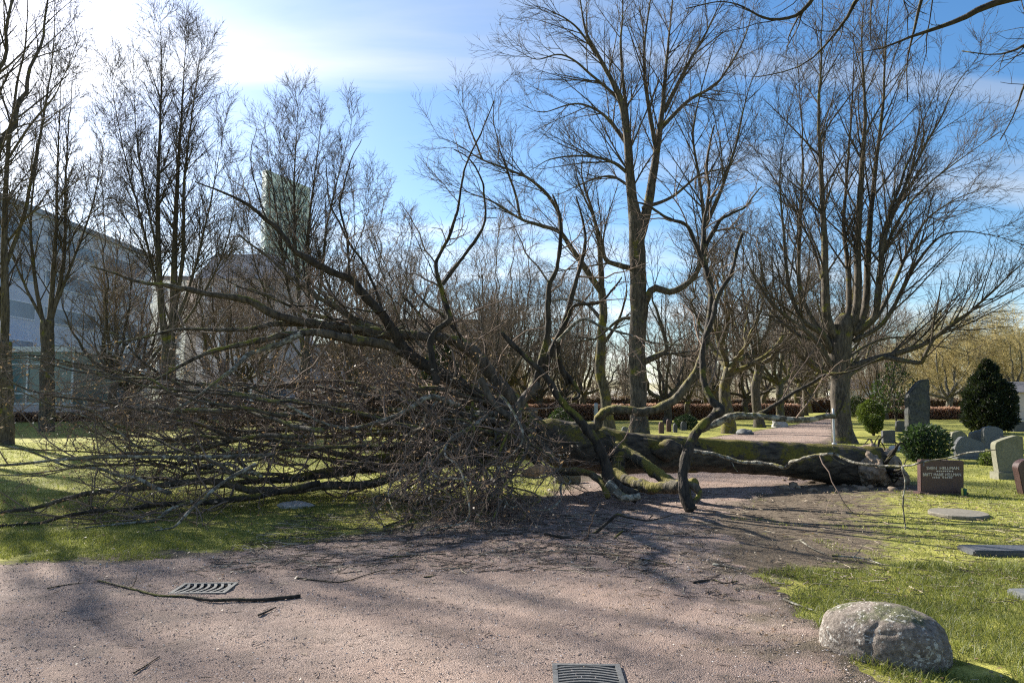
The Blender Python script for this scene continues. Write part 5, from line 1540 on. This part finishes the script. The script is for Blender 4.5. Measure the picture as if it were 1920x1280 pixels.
# glazed single-storey front
t = thing('glazed_pavilion', 'low teal glazed front with white mullions behind the thick dark trunk at left', 'building', base_of(20, 0, 56))
put = bparts(t)
put('wall', box_bm(-9, 4.6, 0, 6, 0, 1.3), WALL_PINK)
put('roof', box_bm(-9.2, 4.9, -.4, 6.2, 5.2, 5.6), FRAME_WHITE)
gl = put('glazing', box_bm(-9, 4.6, .05, 5.9, 1.3, 5.2), GLASS_TEAL)
for x in np.arange(-9, 4.7, 1.7):
    put('mullion', box_bm(x - .06, x + .06, -.06, .04, 1.3, 5.2), FRAME_WHITE, gl)
for z in (1.34, 2.1, 4.3):
    put('transom', box_bm(-9, 4.6, -.05, .03, z - .05, z + .05), FRAME_WHITE, gl)
# sunlit white wing behind the twin-stemmed lime
t = thing('white_wing', 'narrow bright white wing with tall windows behind the twin stemmed lime', 'building', base_of(292, 0, 92))
put = bparts(t)
put('wall', box_bm(-2.6, 3.4, 0, 10, 0, 16.5), WALL_CREAM)
put('roof', box_bm(-2.8, 3.6, -.2, 10.2, 16.5, 17), ROOF_DARK)
facade(put, None, -2.2, 3.2, 2, 16, 5, 3, ww=.5, wh=.7)
# pinkish block
t = thing('apartment_block', 'pinkish grey apartment block with dark mansard between the twin lime and the tower', 'building', base_of(450, 0, 88))
put = bparts(t)
put('wall', box_bm(-5.4, 4.8, 0, 14, 0, 16.0), WALL_PINK)
bm = bmesh.new()
vs = [bm.verts.new(c) for c in ((-5.7, -.3, 16), (5.1, -.3, 16), (5.1, 14.3, 16), (-5.7, 14.3, 16), (-4.2, 2, 19.4), (3.0, 2, 19.4), (3.0, 12, 19.4), (-4.2, 12, 19.4))]
for q in ((0, 3, 2, 1), (4, 5, 6, 7), (0, 1, 5, 4), (1, 2, 6, 5), (2, 3, 7, 6), (3, 0, 4, 7)): bm.faces.new([vs[i] for i in q])
put('roof', bm, plain('roof_pinkish_slate', (.52, .455, .445), .7, .3, 0, .15, 2))
facade(put, None, -5, 4.4, 4.2, 15.6, 4, 5, ww=.45, wh=.6)
put('shopfront', box_bm(-5.42, 4.82, -.05, 2, 0, 3.4), GLASS_DARK)
dr = put('door', box_bm(-4.6, -2.2, -.14, -.06, 0, 2.8), plain('blue_door', (.16, .33, .45), .5, .4))
put('pillar', box_bm(-1.9, -1.5, -.4, -.06, 0, 3.4), FRAME_WHITE)
put('pillar', box_bm(1.3, 1.7, -.4, -.06, 0, 3.4), FRAME_WHITE)
# low grey block right of it
t = thing('office_building', 'lower lavender grey block behind the lime before the tower', 'building', base_of(600, 0, 98))
put = bparts(t)
put('wall', box_bm(-5.8, 5.5, 0, 12, 0, 8.6), WALL_PINK)
put('roof', box_bm(-6, 5.7, -.2, 12.2, 8.6, 9.0), ROOF_DARK)
facade(put, None, -5.5, 5.2, 2, 8.2, 2, 6, ww=.6, wh=.55)
# tower
t = thing('tower', 'tall teal glass tower with slanted roof far behind the bare limes', 'tower', base_of(489, 0, 260))
t.rotation_euler = (0, 0, RAD(28))
put = bparts(t)
bm = bmesh.new()
zl, zr = 83.5, 80.5
wv8 = [(-0.0, 0, 0), (15.5, 0, 0), (15.5, 9, 0), (0, 9, 0), (0, 0, zl), (15.5, 0, zr - 1.6), (15.5, 9, zr), (0, 9, zl + 2)]
vs = [bm.verts.new(c) for c in wv8]
for q in ((0, 3, 2, 1), (4, 5, 6, 7), (0, 1, 5, 4), (1, 2, 6, 5), (2, 3, 7, 6), (3, 0, 4, 7)): bm.faces.new([vs[i] for i in q])
put('wall', bm, TOWER_WALL)
rest = bmesh.new()
for r in range(24):
    z = 2 + r * 3.2
    for face in (0, 1):
        for c in range(4 if face else 7):
            u = .5 + c * 2.1
            tgt = bmesh.new() if r >= 16 else rest
            if face: box_bm(-.12, .2, u, u + 1.25, z, z + 2.1, 0, tgt)
            else: box_bm(u, u + 1.25, -.12, .2, z, z + 2.1, 0, tgt)
            if r >= 16: put('window', tgt, TOWER_GLASS)
put('lower_windows', rest, TOWER_GLASS)['kind'] = 'stuff'
# far flat-roofed building behind the wood
t = thing('office_building', 'tan flat-roofed building far behind the thicket in the centre', 'building', base_of(850, 0, 130))
put = bparts(t)
put('wall', box_bm(-13, 10, 0, 14, 0, 15.2), plain('tan_brick_hazy', (.52, .44, .38), .8, .2, 0, .1, 1))  # brick lightened, far-off haze is part of this colour
put('roof', box_bm(-13.2, 10.2, -.2, 14.2, 15.2, 15.7), ROOF_DARK)
facade(put, None, -12, 9, 3, 14.6, 4, 8, ww=.5, wh=.5)
# white shed seen right of the large lime, small house at the right edge
t = thing('white_shed', 'small bright white building right of the large lime trunk far off', 'building', base_of(1612, 0, 120))
put = bparts(t)
put('wall', box_bm(-2.0, 6, 0, 8, 0, 3.4), plain('bright_white', (.85, .85, .83), .8, .2, 0, .03, 1))
bm = bmesh.new()
vs = [bm.verts.new(c) for c in ((-2.3, -.3, 3.4), (6.3, -.3, 3.4), (6.3, 8.3, 3.4), (-2.3, 8.3, 3.4), (-2.3, 4, 5), (6.3, 4, 5))]
for q in ((0, 1, 5, 4), (2, 3, 4, 5), (0, 4, 3), (1, 2, 5), (0, 3, 2, 1)): bm.faces.new([vs[i] for i in q])
put('roof', bm, ROOF_DARK)
t = thing('small_house', 'pale pink house with low roof cut by the right edge behind the conifer', 'house', base_of(1925, 0, 58))
put = bparts(t)
put('wall', box_bm(-1.2, 5, 0, 5, 0, 2.2), plain('pale_pink_wall', (.55, .46, .42), .8, .2, 0, .05, 1))
bm = bmesh.new()
vs = [bm.verts.new(c) for c in ((-1.5, -.3, 2.2), (5.3, -.3, 2.2), (5.3, 5.3, 2.2), (-1.5, 5.3, 2.2), (-1.0, 2.5, 3.1), (5.3, 2.5, 3.1))]
for q in ((0, 1, 5, 4), (2, 3, 4, 5), (0, 4, 3), (1, 2, 5), (0, 3, 2, 1)): bm.faces.new([vs[i] for i in q])
put('roof', bm, ROOF_DARK)
# posts
def post(label, px, Y, h, r, name='post'):
    b = base_of(px, 0, Y)
    a = Acc(); a.tubes(*resample([b + [0, 0, -.05], b + [0, 0, h * .5], b + [0, 0, h]], [r, r, r * .95], 8), 10, cap=True)
    a.tubes(*resample([b + [0, 0, -.05], b + [0, 0, .04], b + [0, 0, .06]], [r * 2.2, r * 2.2, r * 1.6], 5), 10, cap=True)
    return tag(obj(name, a.build(name, METAL_POST)), label, 'post')
post('grey square gate post at the end of the copper hedge', 1117, 56, 1.35, .16, 'gate_post')
post('slim pale marker post at the foot of the large lime', 1561, 27.2, 1.3, .04, 'marker_post')
